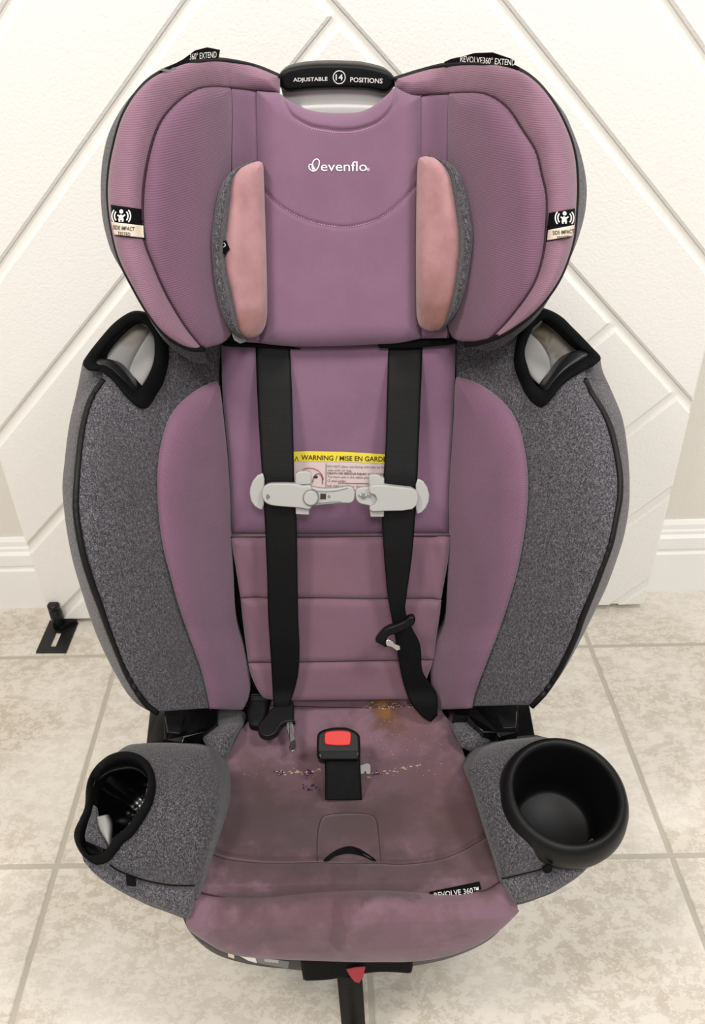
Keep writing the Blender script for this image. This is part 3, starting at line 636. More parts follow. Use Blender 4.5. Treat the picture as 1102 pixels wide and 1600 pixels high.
def Ychk(px, py):                                   # pink face: flush at the pad, raised towards the wing
    w = np.clip((np.abs(px - 535) - 116) / 70, 0, 1); return Yh(px, py) - .020 - .036 * w
for k, (pp, gg) in enumerate(((pinkL, greyL), (pinkR, greyR))):
    sgn = 1 if k == 0 else -1; edge = pp[0] if k == 0 else pp[1]
    cpl = cp = pad('cheek_pillow', pp[0], pp[1], Ychk, M['pink'], SEAT, puff=.009, ew=20, nrm=np.array([.35 * sgn, -.88, .3]), nu=90, nv=36, back=(0, .03, -.004))
    P = crom(edge, 70); Q = crom(gg, 70); r0 = atY(P[:, 0], P[:, 1], Ychk(P[:, 0], P[:, 1]) - .0005); r2 = atY(Q[:, 0], Q[:, 1], Yhead(Q[:, 0], Q[:, 1]) - .010)
    mq = P * .45 + Q * .55; r1 = atY(mq[:, 0], mq[:, 1], (Ychk(P[:, 0], P[:, 1]) + 2 * Yhead(Q[:, 0], Q[:, 1]) - .04) / 3 - .007); r3 = r2 + [.012 * sgn, .03, 0]
    if k == 0: YPK = on([cp], Ychk)
    loft('pillow_side', [r0, r1, r2, r3], M['grey'], cp, 16, label='grey heather side of the pink pillow')
fold = [(348, 377), (356, 376), (362, 390), (354, 398), (348, 393)]
prism('fabric_tag', fold, sh(YPK, -.002), M['black'], SEAT, .0008, .003, bevel=0, nrm=np.array([-.5, -.8, .3]))
flat('tag_print', strip([(350, 392), (351, 384), (354, 380), (356, 384), (352, 387)], 1.3), sh(YPK, -.002), M['white'], SEAT, .0036, np.array([-.5, -.8, .3]))
prism('pillow_clip', [(362, 520), (373, 526), (385, 529), (385, 534), (375, 537), (366, 532)], sh(Yhead, -.012), M['clip'], SEAT, .004, .0, label='pale plastic clip')

# --- carry handle behind the headrest
hT = [(435, 121), (439, 112), (448, 106), (461, 102), (484, 98.5), (510, 97.5), (524, 97.5), (545, 98), (566, 99.5), (593, 105), (608, 111), (617, 121)]
hB = [(437, 134), (441, 140), (450, 144), (464, 143), (484, 141), (505, 140), (526, 139.5), (548, 139.5), (575, 141), (597, 145), (609, 143), (617, 134)]
YH = lambda px, py: np.full(np.shape(px), .895)
pad('handle_grip', hT, hB, YH, M['plastic'], SEAT, puff=.010, ew=9, nrm=np.array([0, -1, .06]), nu=90, nv=24, back=(0, .025, 0), pw=2.6)
pad('handle_frame', [(440, 139), (484, 136), (530, 135), (575, 136), (615, 140)], [(446, 175), (484, 176), (530, 176), (575, 176), (606, 175)], sh(YH, .004), M['gplastic'], SEAT, puff=.003, ew=8, nu=50, nv=12, back=(0, .012, 0))
pad('handle_frame_edge', [(470, 165), (500, 163.5), (530, 163), (560, 163.5), (590, 165)], [(470, 184), (500, 184), (530, 184), (560, 184), (590, 184)], sh(YH, -.002), M['warmgrey'] if 'warmgrey' in M else M['gplastic'], SEAT, puff=.004, ew=6, nu=40, nv=8, back=(0, .03, 0))
mg = ([], []); hb = lambda x: -.0011 * (x + 0) ** 2
tv = dict(Yf=YH, mat=M['white'], parent=SEAT, lift=.0112, nrm=np.array([0, -1, .06]))
text('p', 'ADJUSTABLE', 485.5, 123.8, 53, 7.6, ang=-.03, merge=mg, bold=.012, **tv); text('p', 'POSITIONS', 572, 124.5, 50, 7.6, ang=.045, merge=mg, bold=.012, **tv); text('p', '14', 530, 119.8, 11, 9.5, merge=mg, bold=.012, **tv)
for q in arc(530, 119.8, 8.6, 9.9, 0, 360, 40, 1.08):
    n = len(mg[0]); q = np.array(q); mg[0].extend(atY(q[:, 0], q[:, 1], YH(q[:, 0], q[:, 1])) + np.array([0, -1, .06]) * .0112); mg[1].append((n, n + 1, n + 2, n + 3))
mesh('handle_lettering', mg[0], mg[1], M['white'], SEAT, smooth=False, label='white lettering with a circled 14')

# --- logo on the headrest
mg = ([], [])
text('p', 'evenflo', 537.5, 260, 72, 15.2, HP, M['white'], SEAT, .0008, bold=.0, merge=mg)
text('p', '®', 575.5, 265, 5, 5, HP, M['white'], SEAT, .0008, bold=.0, merge=mg)
lp = strip([(490, 267), (488, 261), (490, 252), (495, 248.5), (499, 252), (498, 260), (494, 266), (489, 267.5), (484, 264), (483, 259), (486, 257), (490, 261), (493, 266)], 1.7) + strip([(486, 257), (489, 258), (490, 262), (489, 266)], 1.6)
for q in lp:
    q = np.array(q); n = len(mg[0]); mg[0].extend(atY(q[:, 0], q[:, 1], HP(q[:, 0], q[:, 1])) + N_BACK * .0008); mg[1].append(tuple(range(n, n + 4)))
mesh('logo_print', mg[0], mg[1], M['white'], SEAT, smooth=False, label='white printed logo')

# --- side impact labels on the rim
Yrim = on(rims, sh(Yhead, -.004))
def impact(blk, wht, ic, tx_, ang, sgn):
    nr = np.array([-.15 * sgn, -.93, .33])
    lab = pad('rim_label', blk[0], blk[1], Yrim, M['black'], SEAT, puff=.0006, ew=2, nrm=nr, nu=24, nv=24, lift=.0012, back=(0, .002, 0))
    pad('label_band', wht[0], wht[1], Yrim, M['ivory'], lab, puff=.0004, ew=2, nrm=nr, nu=20, nv=24, lift=.0024, back=(0, .0015, 0))
    x, y = ic; P = disc(x, y - 7, 3.1, 3.3) + strip([(x - 6, y - 1.5), (x, y + 2), (x + 6, y - 2)], 2.2) + disc(x - .5, y + 2, 3.6, 4.2) + strip([(x - 3.5, y + 4), (x - 2.5, y + 9)], 2.6) + strip([(x + 2.5, y + 4), (x + 2, y + 9)], 2.6)
    for r in (10.5, 14.5): P += arc(x, y, r - 1, r + 1, 140, 220, 10) + arc(x, y, r - 1, r + 1, -40, 40, 10)
    flat('label_icon', P, Yrim, M['white'], lab, .0032, nr)
    m2 = ([], []); kw = dict(Yf=Yrim, mat=M['ink'], parent=lab, lift=.0036, nrm=nr, ang=ang, merge=m2, bold=.012)
    text('p', 'SIDE IMPACT', tx_[0], tx_[1], 34, 6.2, **kw); text('p', 'TESTED', tx_[0] + .5 * sgn, tx_[1] + 9, 20, 6, **kw)
    mesh('label_lettering', m2[0], m2[1], M['ink'], lab, smooth=False)
impact(([(174, 320), (175, 335), (177, 352), (180, 368)], [(222, 327), (223, 342), (225, 360), (227, 374)]), ([(175.5, 347), (180, 367)], [(224.5, 353), (226.5, 372)]), (192, 338), (196, 357), .09, 1)
impact(([(857, 333), (856, 345), (854, 362), (853, 378)], [(898, 326), (898, 340), (896, 355), (893, 370)]), ([(855, 360), (853.5, 376)], [(896.5, 352), (893, 369)]), (880, 341), (878, 363), -.09, -1)

# --- ribbons folded over the top of the headrest
for pl, tx_, ang, wd, body, shr in (([(249, 112), (268, 116), (279, 108), (297, 97), (318, 95), (341, 95), (344, 78), (324, 74), (305, 79), (286, 93), (267, 103)], (318, 87), -.09, 42, '360° EXTEND', .1),
                       ([(694, 97), (705, 92), (724, 88), (741, 83), (770, 82), (805, 94), (803, 101), (812, 105), (807, 111), (783, 104), (753, 100), (724, 101), (697, 103)], (762, 95), .07, 86, 'REVOLVE360° EXTEND', 0)):
    rb = prism('top_ribbon', pl, sh(Yhead, -.004), M['black'], SEAT, .0015, .001, nrm=np.array([0, -.98, .2]), bevel=0)
    text('ribbon_lettering', body, tx_[0], tx_[1], wd, 10, sh(Yhead, -.004), M['white'], rb, .0016, np.array([0, -.98, .2]), ang, .0, shear=shr)
prism('ribbon_stitch', [(251, 111), (268, 115), (277, 108), (272, 106), (266, 110), (253, 108)], sh(Yhead, -.005), M['clipdark'], SEAT, .001, .002, bevel=0)

# --- seat cushion
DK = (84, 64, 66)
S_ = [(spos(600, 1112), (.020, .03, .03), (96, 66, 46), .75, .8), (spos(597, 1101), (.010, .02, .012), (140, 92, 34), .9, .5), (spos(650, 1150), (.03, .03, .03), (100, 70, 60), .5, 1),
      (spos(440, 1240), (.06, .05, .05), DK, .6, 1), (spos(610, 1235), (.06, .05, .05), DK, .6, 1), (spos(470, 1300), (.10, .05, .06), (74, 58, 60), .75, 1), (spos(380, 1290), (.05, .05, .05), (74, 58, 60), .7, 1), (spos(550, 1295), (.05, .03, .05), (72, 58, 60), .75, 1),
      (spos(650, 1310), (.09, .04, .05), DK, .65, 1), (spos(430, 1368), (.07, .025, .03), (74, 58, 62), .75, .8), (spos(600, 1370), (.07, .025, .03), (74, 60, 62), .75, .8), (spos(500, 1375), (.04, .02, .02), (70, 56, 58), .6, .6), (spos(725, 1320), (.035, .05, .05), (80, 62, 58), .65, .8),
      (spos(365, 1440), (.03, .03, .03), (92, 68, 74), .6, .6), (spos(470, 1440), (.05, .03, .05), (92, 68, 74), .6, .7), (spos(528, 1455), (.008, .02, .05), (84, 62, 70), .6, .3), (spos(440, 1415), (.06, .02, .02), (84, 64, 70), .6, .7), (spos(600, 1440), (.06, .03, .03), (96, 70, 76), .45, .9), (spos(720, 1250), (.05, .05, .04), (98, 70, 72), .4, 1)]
M['seat'] = fabric('stained_shaded_mauve_seat_fabric', (124, 96, 108), None, 1700, .08, S_, dirt=((92, 70, 75), 17, .75, .47))  # base tone also carries the seat's shade; stains and dirt lie over it
cL = [(392, 1118), (380, 1138), (362, 1156), (349, 1195), (337, 1240), (321, 1286), (312, 1327), (306, 1378), (299, 1408)]
cR = [(690, 1112), (706, 1136), (721, 1172), (735, 1213), (753, 1259), (767, 1308), (776, 1345), (786, 1377), (800, 1404)]
seam2 = [(308, 1318), (344, 1340), (398, 1348), (453, 1349), (494, 1348), (545, 1350), (594, 1350), (631, 1351), (681, 1345), (721, 1331), (768, 1304)]
seam3 = [(380, 1103), (430, 1103), (470, 1104), (540, 1106), (600, 1106), (640, 1103), (700, 1100)]
flap = [(496, 1346), (496, 1320), (498, 1295), (504, 1278), (516, 1273), (548, 1271), (576, 1273), (588, 1282), (592, 1310), (595, 1346)]
slot = [(506, 1345), (516, 1335), (530, 1327), (545, 1323), (560, 1326), (575, 1335), (588, 1345), (582, 1345), (566, 1338), (545, 1334), (525, 1338), (512, 1346)]
crotch = [(506, 1246), (568, 1246), (568, 1251), (506, 1251)]
T1 = [(392, 1082), (480, 1086), (560, 1087), (640, 1086), (690, 1080)]
lum = lumps(61, .0028, 70, 60)
def dip(P):                                          # raised thigh sides, hollow middle
    x = (P[..., 0] - 548) / 220; return .012 * np.clip(np.abs(x), 0, 1) ** 2 - .004 - .006 * np.exp(-((P[..., 0] - 480) / 60) ** 2 - ((P[..., 1] - 1270) / 40) ** 2) + lum(P)
TL = [(392, 1085)] + cL; TR = [(690, 1082)] + cR
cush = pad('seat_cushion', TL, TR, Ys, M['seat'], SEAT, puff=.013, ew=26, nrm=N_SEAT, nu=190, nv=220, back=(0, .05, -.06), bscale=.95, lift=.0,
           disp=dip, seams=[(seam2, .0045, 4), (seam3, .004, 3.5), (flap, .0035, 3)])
YSC = on([cush], Ys)
def Ysc(px, py): return Ys(px, py)
prism('slot_shade_plate', slot, YSC, M['black'], cush, .004, .0020, N_SEAT, 0, smooth_n=70)  # raised black crescent stands in for the shade inside the slot opening
for q_ in (seam2, seam3, flap[:10]): px_tube('seam_thread', q_, YSC, .0007, M['thread'], cush, 120, -.0001, N_SEAT, 5)
fold3 = [(303, 1392), (335, 1399), (385, 1406), (435, 1405), (489, 1398), (544, 1395), (608, 1399), (676, 1403), (721, 1400), (758, 1391), (786, 1375)]
fT = [(303, 1390), (335, 1396), (385, 1403), (435, 1402), (489, 1395), (544, 1392), (608, 1396), (676, 1400), (721, 1397), (758, 1388), (786, 1374), (800, 1396), (808, 1417)]
fB = [(292, 1436), (300, 1449), (317, 1461), (353, 1481), (398, 1490), (467, 1494), (544, 1497), (600, 1497), (644, 1496), (690, 1489), (740, 1472), (780, 1446), (808, 1419)]
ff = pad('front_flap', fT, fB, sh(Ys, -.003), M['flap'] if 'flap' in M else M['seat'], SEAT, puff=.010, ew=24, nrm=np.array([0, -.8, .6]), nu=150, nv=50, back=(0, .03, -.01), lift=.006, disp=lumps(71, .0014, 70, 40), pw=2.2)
flp = px_tube('flap_piping', [(292, 1438), (300, 1450)] + fB[2:-1] + [(808, 1420)], sh(Ys, .0), .0022, M['black'], SEAT, 110, .001, np.array([0, -.8, .6]))

px_tube('seam_thread', fold3, on([cush, ff], Ys), .0009, M['thread'], ff, 120, .0001, N_SEAT, 5)
# --- woven name tag on the front edge
nt = prism('fold_tag', [(671, 1393), (749, 1377), (752, 1389), (722, 1399), (690, 1401), (672, 1406)], YSC, M['black'], SEAT, .001, .0018, np.array([0, -.7, .71]), 0)
text('tag_lettering', 'REVOLVE 360™', 713, 1393.5, 70, 9.0, YSC, M['white'], nt, .0022, np.array([0, -.7, .71]), -.13, .005)

# --- under the front edge: webbing flap, red tab, adjuster strap, label
prism('label_sticker', [(396, 1494), (452, 1503), (450, 1513), (436, 1511), (404, 1505)], lambda px, py: np.full(np.shape(px), .4145), M['clipdark'], SEAT, .001, 0, N_FRONT, 0)
prism('label_sticker', [(368, 1490), (398, 1495), (402, 1505), (388, 1501)], lambda px, py: np.full(np.shape(px), .414), M['white'], SEAT, .001, 0, N_FRONT, 0, label='white label corner')
text('sticker_lettering', 'WARNING', 424, 1500.5, 22, 5, lambda px, py: np.full(np.shape(px), .4145), M['white'], SEAT, .0006, N_FRONT, .10, .01)
prism('loose_cloth_label', [(355, 1482), (366, 1485), (366, 1498), (357, 1495)], lambda px, py: np.full(np.shape(px), .404), M['ivory'], SEAT, .0008, 0, N_FRONT, 0)
YF = lambda px, py: np.interp(py, [1490, 1532], [.402, .404])
pad('front_webbing_flap', [(469, 1494), (471, 1512), (474, 1531)], [(645, 1497), (645, 1510), (643, 1519)], YF, M['black'], SEAT, puff=.003, ew=6, nrm=N_FRONT, nu=16, nv=40, back=(0, .012, 0), disp=lumps(81, .002, 30, 30))
prism('red_pull_tab', [(541, 1508), (556, 1505), (571, 1504), (567, 1520), (561, 1529), (554, 1527), (547, 1518)], YF, M['redcloth'], SEAT, .001, .0045, N_FRONT, 0)
p0 = atY(np.array([527., 566.]), np.array([1528., 1524.]), .408); sv = []; zs = [p0[0][2] - .0, .12, .09, .06, .03, .010, .003, .002, .002]
ys = [.408, .405, .403, .402, .402, .398, .385, .35, .27]; x0, x1 = p0[0][0], p0[1][0]; off = [0, .0005, .001, .0015, .002, .002, .003, .004, .006]
for z, y, o in zip(zs, ys, off): sv += [(x0 + o, y, z), (x1 + o, y, z)]
top = np.array(sv); nb = np.array([[0, .0014, .0] if i < 10 else [0, .0, -.0014] for i in range(len(sv))]); m = len(sv)
f = [(2 * i, 2 * i + 1, 2 * i + 3, 2 * i + 2) for i in range(len(zs) - 1)]; f += [tuple(x + m for x in q)[::-1] for q in f]; f += [(2 * i + s, 2 * i + 2 + s, m + 2 * i + 2 + s, m + 2 * i + s) for i in range(len(zs) - 1) for s in (0, 1)]
mesh('adjuster_strap', np.vstack([top, top + nb]), f, M['web'], SEAT)

# --- armrests
aL_l = [(226, 1157), (196, 1161), (170, 1181), (150, 1205), (138, 1238), (128, 1275), (118, 1310), (128, 1340), (150, 1366), (172, 1383)]
aL_r = [(270, 1157), (300, 1160), (324, 1168), (336, 1192), (342, 1222), (340, 1262), (332, 1300), (322, 1335), (314, 1370), (306, 1400)]
rimLo = [(117, 1308), (122, 1292), (134, 1266), (136, 1237), (142, 1215), (157, 1194), (175, 1181), (196, 1176), (215, 1179), (232, 1190), (242, 1210), (244, 1233), (238, 1259), (225, 1283), (208, 1307), (194, 1318), (182, 1334), (170, 1347), (154, 1352), (137, 1347), (123, 1328)]
rimLi = [(127, 1306), (130, 1293), (142, 1267), (144, 1239), (149, 1218), (166, 1199), (180, 1192), (194, 1189), (211, 1191), (225, 1201), (231, 1216), (231, 1234), (225, 1254), (213, 1275), (196, 1297), (180, 1308), (172, 1322), (162, 1333), (152, 1337), (139, 1336), (128, 1320)]
cm = np.mean(rimLi, 0); holeA = mid_(rimLo, rimLi)
armL = pad('armrest', aL_l, aL_r, Ya, M['grey2'], SEAT, puff=.026, ew=60, nrm=np.array([0, -.35, .94]), nu=110, nv=110, back=(0, .10, -.12), bscale=1.0, hole=holeA, lift=-.012, disp=lumps(91, .0015, 60, 60))
fr_t = [(128, 1338), (150, 1352), (174, 1356), (192, 1363), (228, 1376), (267, 1384), (306, 1386)]; fr_b = [(131, 1345), (150, 1366), (172, 1382), (212, 1404), (249, 1418), (281, 1430), (297, 1434)]
Yaf = prof(dense([(.45, .375), (.422, .335), (.400, .29), (.405, .24), (.42, .15)]))
pad('armrest_front', fr_t, fr_b, Yaf, M['grey'], SEAT, puff=.008, ew=18, nrm=np.array([0, -.9, .4]), nu=60, nv=24, back=(0, .012, -.03), bscale=.96, lift=-.001, label='grey front face below the armrest seam')
q = np.array([(198, 1365), (211, 1371), (213, 1382), (199, 1381)], float)
el = prism('elastic_loop', q, sh(Yaf, -.007), M['black'], SEAT, .004, .0035, np.array([0, -.9, .4]), .001)
YAL = on([armL], sh(Ya, .004))
ring('cup_pocket_rim', rimLo, rimLi, YAL, M['black'], SEAT, .009, .02, 100, np.array([0, -.3, .95]))
Q = closed(rimLi, 72); X0 = atY(Q[:, 0], Q[:, 1], YAL(Q[:, 0], Q[:, 1])); c = atY(np.array(196.), np.array(1250.), Ya(np.array(196.), np.array(1250.)))
def shrink(s, d, c2=None): cc = c if c2 is None else c2; return cc + (X0 - c) * s + np.array(d)
loft('cup_well', [shrink(1.04, (0, 0, 0)), shrink(1.0, (0, .005, -.02)), shrink(.86, (.010, .012, -.045)), shrink(.62, (.014, .016, -.058)), shrink(.3, (.014, .016, -.060)), shrink(.01, (.014, .016, -.060))], M['gloss'], SEAT, 26, True)
Yin = sh(Ya, .012)
pad('inner_ledge', [(150, 1212), (170, 1200), (195, 1195), (215, 1197), (228, 1206)], [(146, 1226), (168, 1209), (195, 1202), (214, 1204), (230, 1215)], sh(YAL, .008), M['plastic'], SEAT, puff=.002, ew=5, nrm=N_SEAT, nu=30, nv=8, back=(0, .006, -.01))
pad('inner_lining', [(146, 1258), (139, 1280), (133, 1303), (134, 1314)], [(149, 1262), (154, 1286), (168, 1318), (172, 1330)], sh(YAL, .003), M['grey2'], SEAT, puff=.002, ew=8, nrm=N_SEAT, nu=24, nv=12, back=(0, .004, -.006))
pad('loose_plastic_piece', [(151, 1276), (156, 1296), (170, 1320)], [(166, 1273), (172, 1290), (171, 1322)], sh(YAL, .000), M['frost'], SEAT, puff=.003, ew=8, nrm=N_SEAT, nu=20, nv=10, back=(0, .006, -.008), label='translucent grey plastic piece inside the pocket')
prism('inner_bracket', [(124, 1300), (142, 1313), (162, 1326), (158, 1336), (139, 1336), (127, 1320)], sh(YAL, .004), M['plastic'], SEAT, .004, 0, N_SEAT, .001)

aR_l = [(800, 1152), (775, 1158), (750, 1170), (734, 1192), (732, 1206), (742, 1228), (754, 1266), (765, 1303), (777, 1342), (785, 1376)]
aR_r = [(850, 1147), (877, 1153), (910, 1163), (940, 1186), (960, 1220), (967, 1258), (962, 1292), (947, 1318), (930, 1337), (905, 1352)]
RC = atZ(884., 1238., .362); RAX = np.array([.0, -.20, .98]); RAX /= np.linalg.norm(RAX)
hc = [(884 + 88 * math.cos(a), 1250 + 87 * math.sin(a)) for a in np.linspace(0, 6.283, 40, endpoint=False)]
armR = pad('armrest', aR_l, aR_r, Ya, M['grey2'], SEAT, puff=.026, ew=60, nrm=np.array([0, -.35, .94]), nu=110, nv=110, back=(.01, .085, -.10), bscale=1.0, hole=hc, lift=-.012, disp=lumps(93, .0015, 60, 60))
fr_t = [(784, 1373), (815, 1367), (849, 1358), (884, 1348), (915, 1337), (936, 1328)]; fr_b = [(802, 1410), (830, 1404), (852, 1396), (877, 1386), (908, 1365), (938, 1332)]
pad('armrest_front', fr_t, fr_b, Yaf, M['grey'], SEAT, puff=.008, ew=18, nrm=np.array([0, -.9, .4]), nu=60, nv=24, back=(0, .012, -.03), bscale=.96, lift=-.001, label='grey front face below the armrest seam')
prism('elastic_loop', [(848, 1353), (855, 1349), (862, 1350), (861, 1357), (854, 1361), (848, 1359)], sh(Yaf, -.007), M['black'], SEAT, .004, .0045, np.array([0, -.9, .4]), .001, smooth_n=16)
cup = lathe('cup_holder', [(0, -.080), (.034, -.080), (.0385, -.076), (.041, -.06), (.0455, -.012), (.0465, -.002), (.049, .0025), (.0525, .0025), (.0565, -.003), (.0595, -.012), (.0605, -.021), (.0585, -.031), (.0535, -.038), (.048, -.041), (.046, -.07), (.041, -.086), (.0, -.087)], RC, RAX, M['plastic'], SEAT, 96, label='round black cup holder with a rolled rim')

for a_, l_ in ((armL, [(172, 1352), (191, 1363), (228, 1376), (267, 1383), (304, 1384)]), (armR, [(785, 1373), (815, 1366), (849, 1357), (884, 1342)])): px_tube('seam_thread', l_, on([a_], Yaf), .0008, M['black'], a_, 60, .0006, N_SEAT, 5)
# --- recline hinges and gusset cloth between back and armrests
Yg0 = prof(dense([(.70, .27), (.66, .285), (.62, .30), (.59, .315), (.575, .315), (.56, .30)]))
Yg = lambda px, py: Yg0(px, py) + np.interp(py, [1085, 1118], [.05, 0])
prism('hinge_arm', [(236, 1090), (258, 1090), (259, 1155), (252, 1162), (228, 1162)], sh(Yg, .03), M['plastic'], SEAT, .02, 0, N_SEAT, .002)
prism('hinge_arm', [(808, 1085), (825, 1085), (836, 1146), (830, 1154), (806, 1154)], sh(Yg, .03), M['plastic'], SEAT, .02, 0, N_SEAT, .002)
prism('hinge_bracket', [(254, 1088), (290, 1088), (318, 1088), (330, 1098), (339, 1102), (340, 1129), (322, 1144), (288, 1153), (286, 1163), (258, 1156)], Yg, M['gloss'], SEAT, .02, 0, N_SEAT, .002)
prism('hinge_bracket', [(700, 1108), (720, 1094), (736, 1098), (753, 1088), (810, 1086), (811, 1144), (780, 1155), (776, 1147), (756, 1145), (742, 1131), (731, 1119), (708, 1118)], Yg, M['gloss'], SEAT, .02, 0, N_SEAT, .002)
prism('hinge_latch', [(258, 1121), (290, 1122), (282, 1148), (262, 1146)], Yg, M['lip'], SEAT, .004, .004, N_SEAT, .0015)
prism('hinge_latch', [(776, 1117), (808, 1113), (806, 1139), (786, 1140)], Yg, M['lip'], SEAT, .004, .004, N_SEAT, .0015)
Ygu = lambda px, py: Yg(px, py) + np.interp(py, [1080, 1115, 1150], [.05, .035, .012])
pad('gusset', [(338, 1082), (332, 1130), (316, 1150), (330, 1176), (336, 1190)], [(386, 1084), (382, 1124), (366, 1152), (354, 1180), (346, 1192)], Ygu, M['grey'], SEAT, puff=.008, ew=14, nrm=N_SEAT, nu=40, nv=24, back=(0, .03, -.03))
pad('gusset', [(690, 1084), (706, 1132), (714, 1150), (722, 1168)], [(728, 1086), (748, 1136), (776, 1150), (740, 1176)], Ygu, M['grey'], SEAT, puff=.008, ew=14, nrm=N_SEAT, nu=40, nv=24, back=(0, .03, -.03))

# --- harness
Yst = lambda a: sh(Yb, -a)
def strap(name, l, r, Yf, **k): return pad(name, l, r, Yf, M['web'], SEAT, puff=.0006, ew=3, nu=90, nv=14, back=(0, .0016, 0), bscale=1, **k)
YL = lambda px, py: Yb(px, py) - np.interp(py, [535, 600, 740, 760, 860, 1000, 1080, 1100], [.012, .024, .040, .041, .040, .034, .028, .030])
strap('shoulder_strap', [(399, 532), (402, 615), (406, 688), (410, 749), (413, 800), (417, 887), (419, 960), (422, 1009), (425, 1058), (427, 1096), (430, 1114)], [(453, 532), (457, 633), (460, 746), (463, 800), (464, 833), (466, 960), (468, 1009), (467, 1045), (462, 1072), (455, 1094), (450, 1110)], YL)
strap('shoulder_strap', [(607, 534), (603, 688), (599, 753), (597, 808), (599, 851), (605, 924), (612, 965), (620, 1010), (628, 1058), (641, 1096), (660, 1120), (674, 1128)], [(661, 534), (655, 688), (652, 757), (650, 797), (644, 869), (635, 935), (634, 956), (643, 980), (657, 1009), (661, 1051), (682, 1084), (684, 1118)], YL)
# tongue at the lower left
Yt = lambda px, py: Ys(px, py) - .030
pad('strap_loop', [(389, 1086), (386, 1110), (390, 1136)], [(424, 1086), (418, 1112), (410, 1140)], sh(Ys, -.018), M['web'], SEAT, puff=.004, ew=12, nrm=N_SEAT, nu=20, nv=14, back=(0, .004, -.01))
prism('tongue_body', [(427, 1106), (456, 1094), (459, 1122), (461, 1128), (448, 1129), (440, 1134), (432, 1146), (420, 1152), (408, 1150), (403, 1142), (404, 1132), (411, 1124)], Yt, M['plastic'], SEAT, .010, .002, N_SEAT, .002, smooth_n=44)
tb = prism('tongue_blade', [(447, 1130), (457, 1127), (461, 1150), (463, 1166), (459, 1172), (454, 1172), (451, 1167), (453, 1158)], Yt, M['chrome'], SEAT, .002, -.002, N_SEAT, .0006, smooth_n=30, label='bare steel buckle tongue')
# tongue on the right strap
YT = lambda px, py: YL(px, py) - .012
prism('tongue_body', [(587, 1000), (594, 989), (604, 980), (620, 974), (633, 968), (638, 963), (645, 961), (649, 965), (646, 975), (634, 982), (620, 988), (608, 992), (603, 1000), (604, 1010), (596, 1006)], YT, M['plastic'], SEAT, .008, .004, N_BACK, .0018, smooth_n=50)
prism('tongue_blade', [(601, 1001), (607, 998), (614, 1001), (617, 1005), (625, 1008), (626, 1014), (620, 1016), (612, 1010), (604, 1008)], YT, M['chrome'], SEAT, .002, .002, N_BACK, .0006, label='bare steel buckle tongue')
# chest clip
YC = lambda px, py: YL(px, np.full(np.shape(py), 755.)) * 0 + Yb(px, py) - .041
def cp(x, y): return (380 + x / 3.555, 680 + y / 3.555)
def chest(name, pts, lift, th, mat, par=SEAT, n=0, bev=.0014, **k): return prism(name, [cp(*p) for p in pts], YC, mat, par, th, lift, N_BACK, bev, 3, n, **k)
kl = chest('chest_clip_plate', [(110, 208), (80, 220), (55, 250), (40, 290), (38, 320), (45, 360), (65, 390), (90, 406), (108, 410), (118, 380), (120, 240)], .004, .003, M['clip'])
chest('clip_tab', [(294, 205), (310, 195), (350, 192), (378, 200), (382, 265), (290, 268)], .007, .006, M['clip'], kl); chest('clip_tab', [(292, 380), (370, 385), (368, 434), (294, 430)], .007, .006, M['clip'], kl)
chest('clip_body', [(112, 290), (122, 272), (145, 258), (180, 254), (290, 256), (330, 268), (380, 270), (382, 330), (378, 392), (330, 390), (290, 386), (180, 377), (140, 366), (118, 345), (110, 318)], .012, .008, M['clip'], kl, 60)
tg = chest('clip_tongue', [(330, 290), (380, 278), (440, 286), (520, 284), (580, 274), (610, 284), (620, 320), (614, 350), (595, 366), (540, 366), (430, 376), (380, 380), (330, 376)], .009, .006, M['clip'], kl, 60)
flat('clip_groove', strip([cp(400, 300), cp(440, 302), cp(500, 300), cp(560, 288), cp(582, 280)], 1.3) + strip([cp(400, 366), cp(440, 364), cp(500, 358), cp(545, 358)], 1.3), YC, M['clipdark'], tg, .0093)
chest('clip_button_ring', [(378 + 44 * math.cos(a), 331 + 46 * math.sin(a)) for a in np.linspace(0, 6.283, 24, endpoint=False)], .0132, .006, M['clipdark'], kl, 0, .0006)
chest('clip_button', [(378 + 39 * math.cos(a), 331 + 40 * math.sin(a)) for a in np.linspace(0, 6.283, 24, endpoint=False)], .0145, .006, M['clip'], kl, 0, .001)
chest('clip_window', [(430, 312), (462, 313), (461, 344), (430, 343)], .0094, .001, M['ink'], tg, 0, 0)
flat('clip_mark', disc(*cp(478, 329), 2.2, 2.6), YC, M['clipdark'], tg, .0093); flat('clip_marks', sum([arc(*cp(160, 326), r - .5, r + .5, 140, 220, 8) for r in (2.2, 4.4, 6.6)], []), YC, M['ink'], kl, .0124)
kr = chest('chest_clip_plate', [(970, 238), (1000, 252), (1022, 285), (1033, 325), (1030, 365), (1014, 400), (990, 425), (966, 434), (958, 400), (958, 270)], .004, .003, M['clip'])
chest('clip_tab', [(700, 212), (745, 212), (782, 232), (784, 275), (698, 275)], .007, .006, M['clip'], kr); chest('clip_tab', [(704, 400), (782, 402), (780, 445), (706, 445)], .007, .006, M['clip'], kr)
chest('clip_body', [(697, 272), (720, 262), (780, 262), (850, 272), (930, 280), (960, 298), (968, 335), (962, 370), (935, 396), (880, 404), (780, 406), (720, 410), (700, 400), (702, 382), (730, 368), (741, 342), (730, 318), (700, 306)], .012, .008, M['clip'], kr)
chest('clip_socket', [(626, 300), (640, 288), (680, 282), (740, 290), (742, 382), (680, 380), (645, 370), (628, 350), (622, 325)], .006, .005, M['clip'], kr, 40)
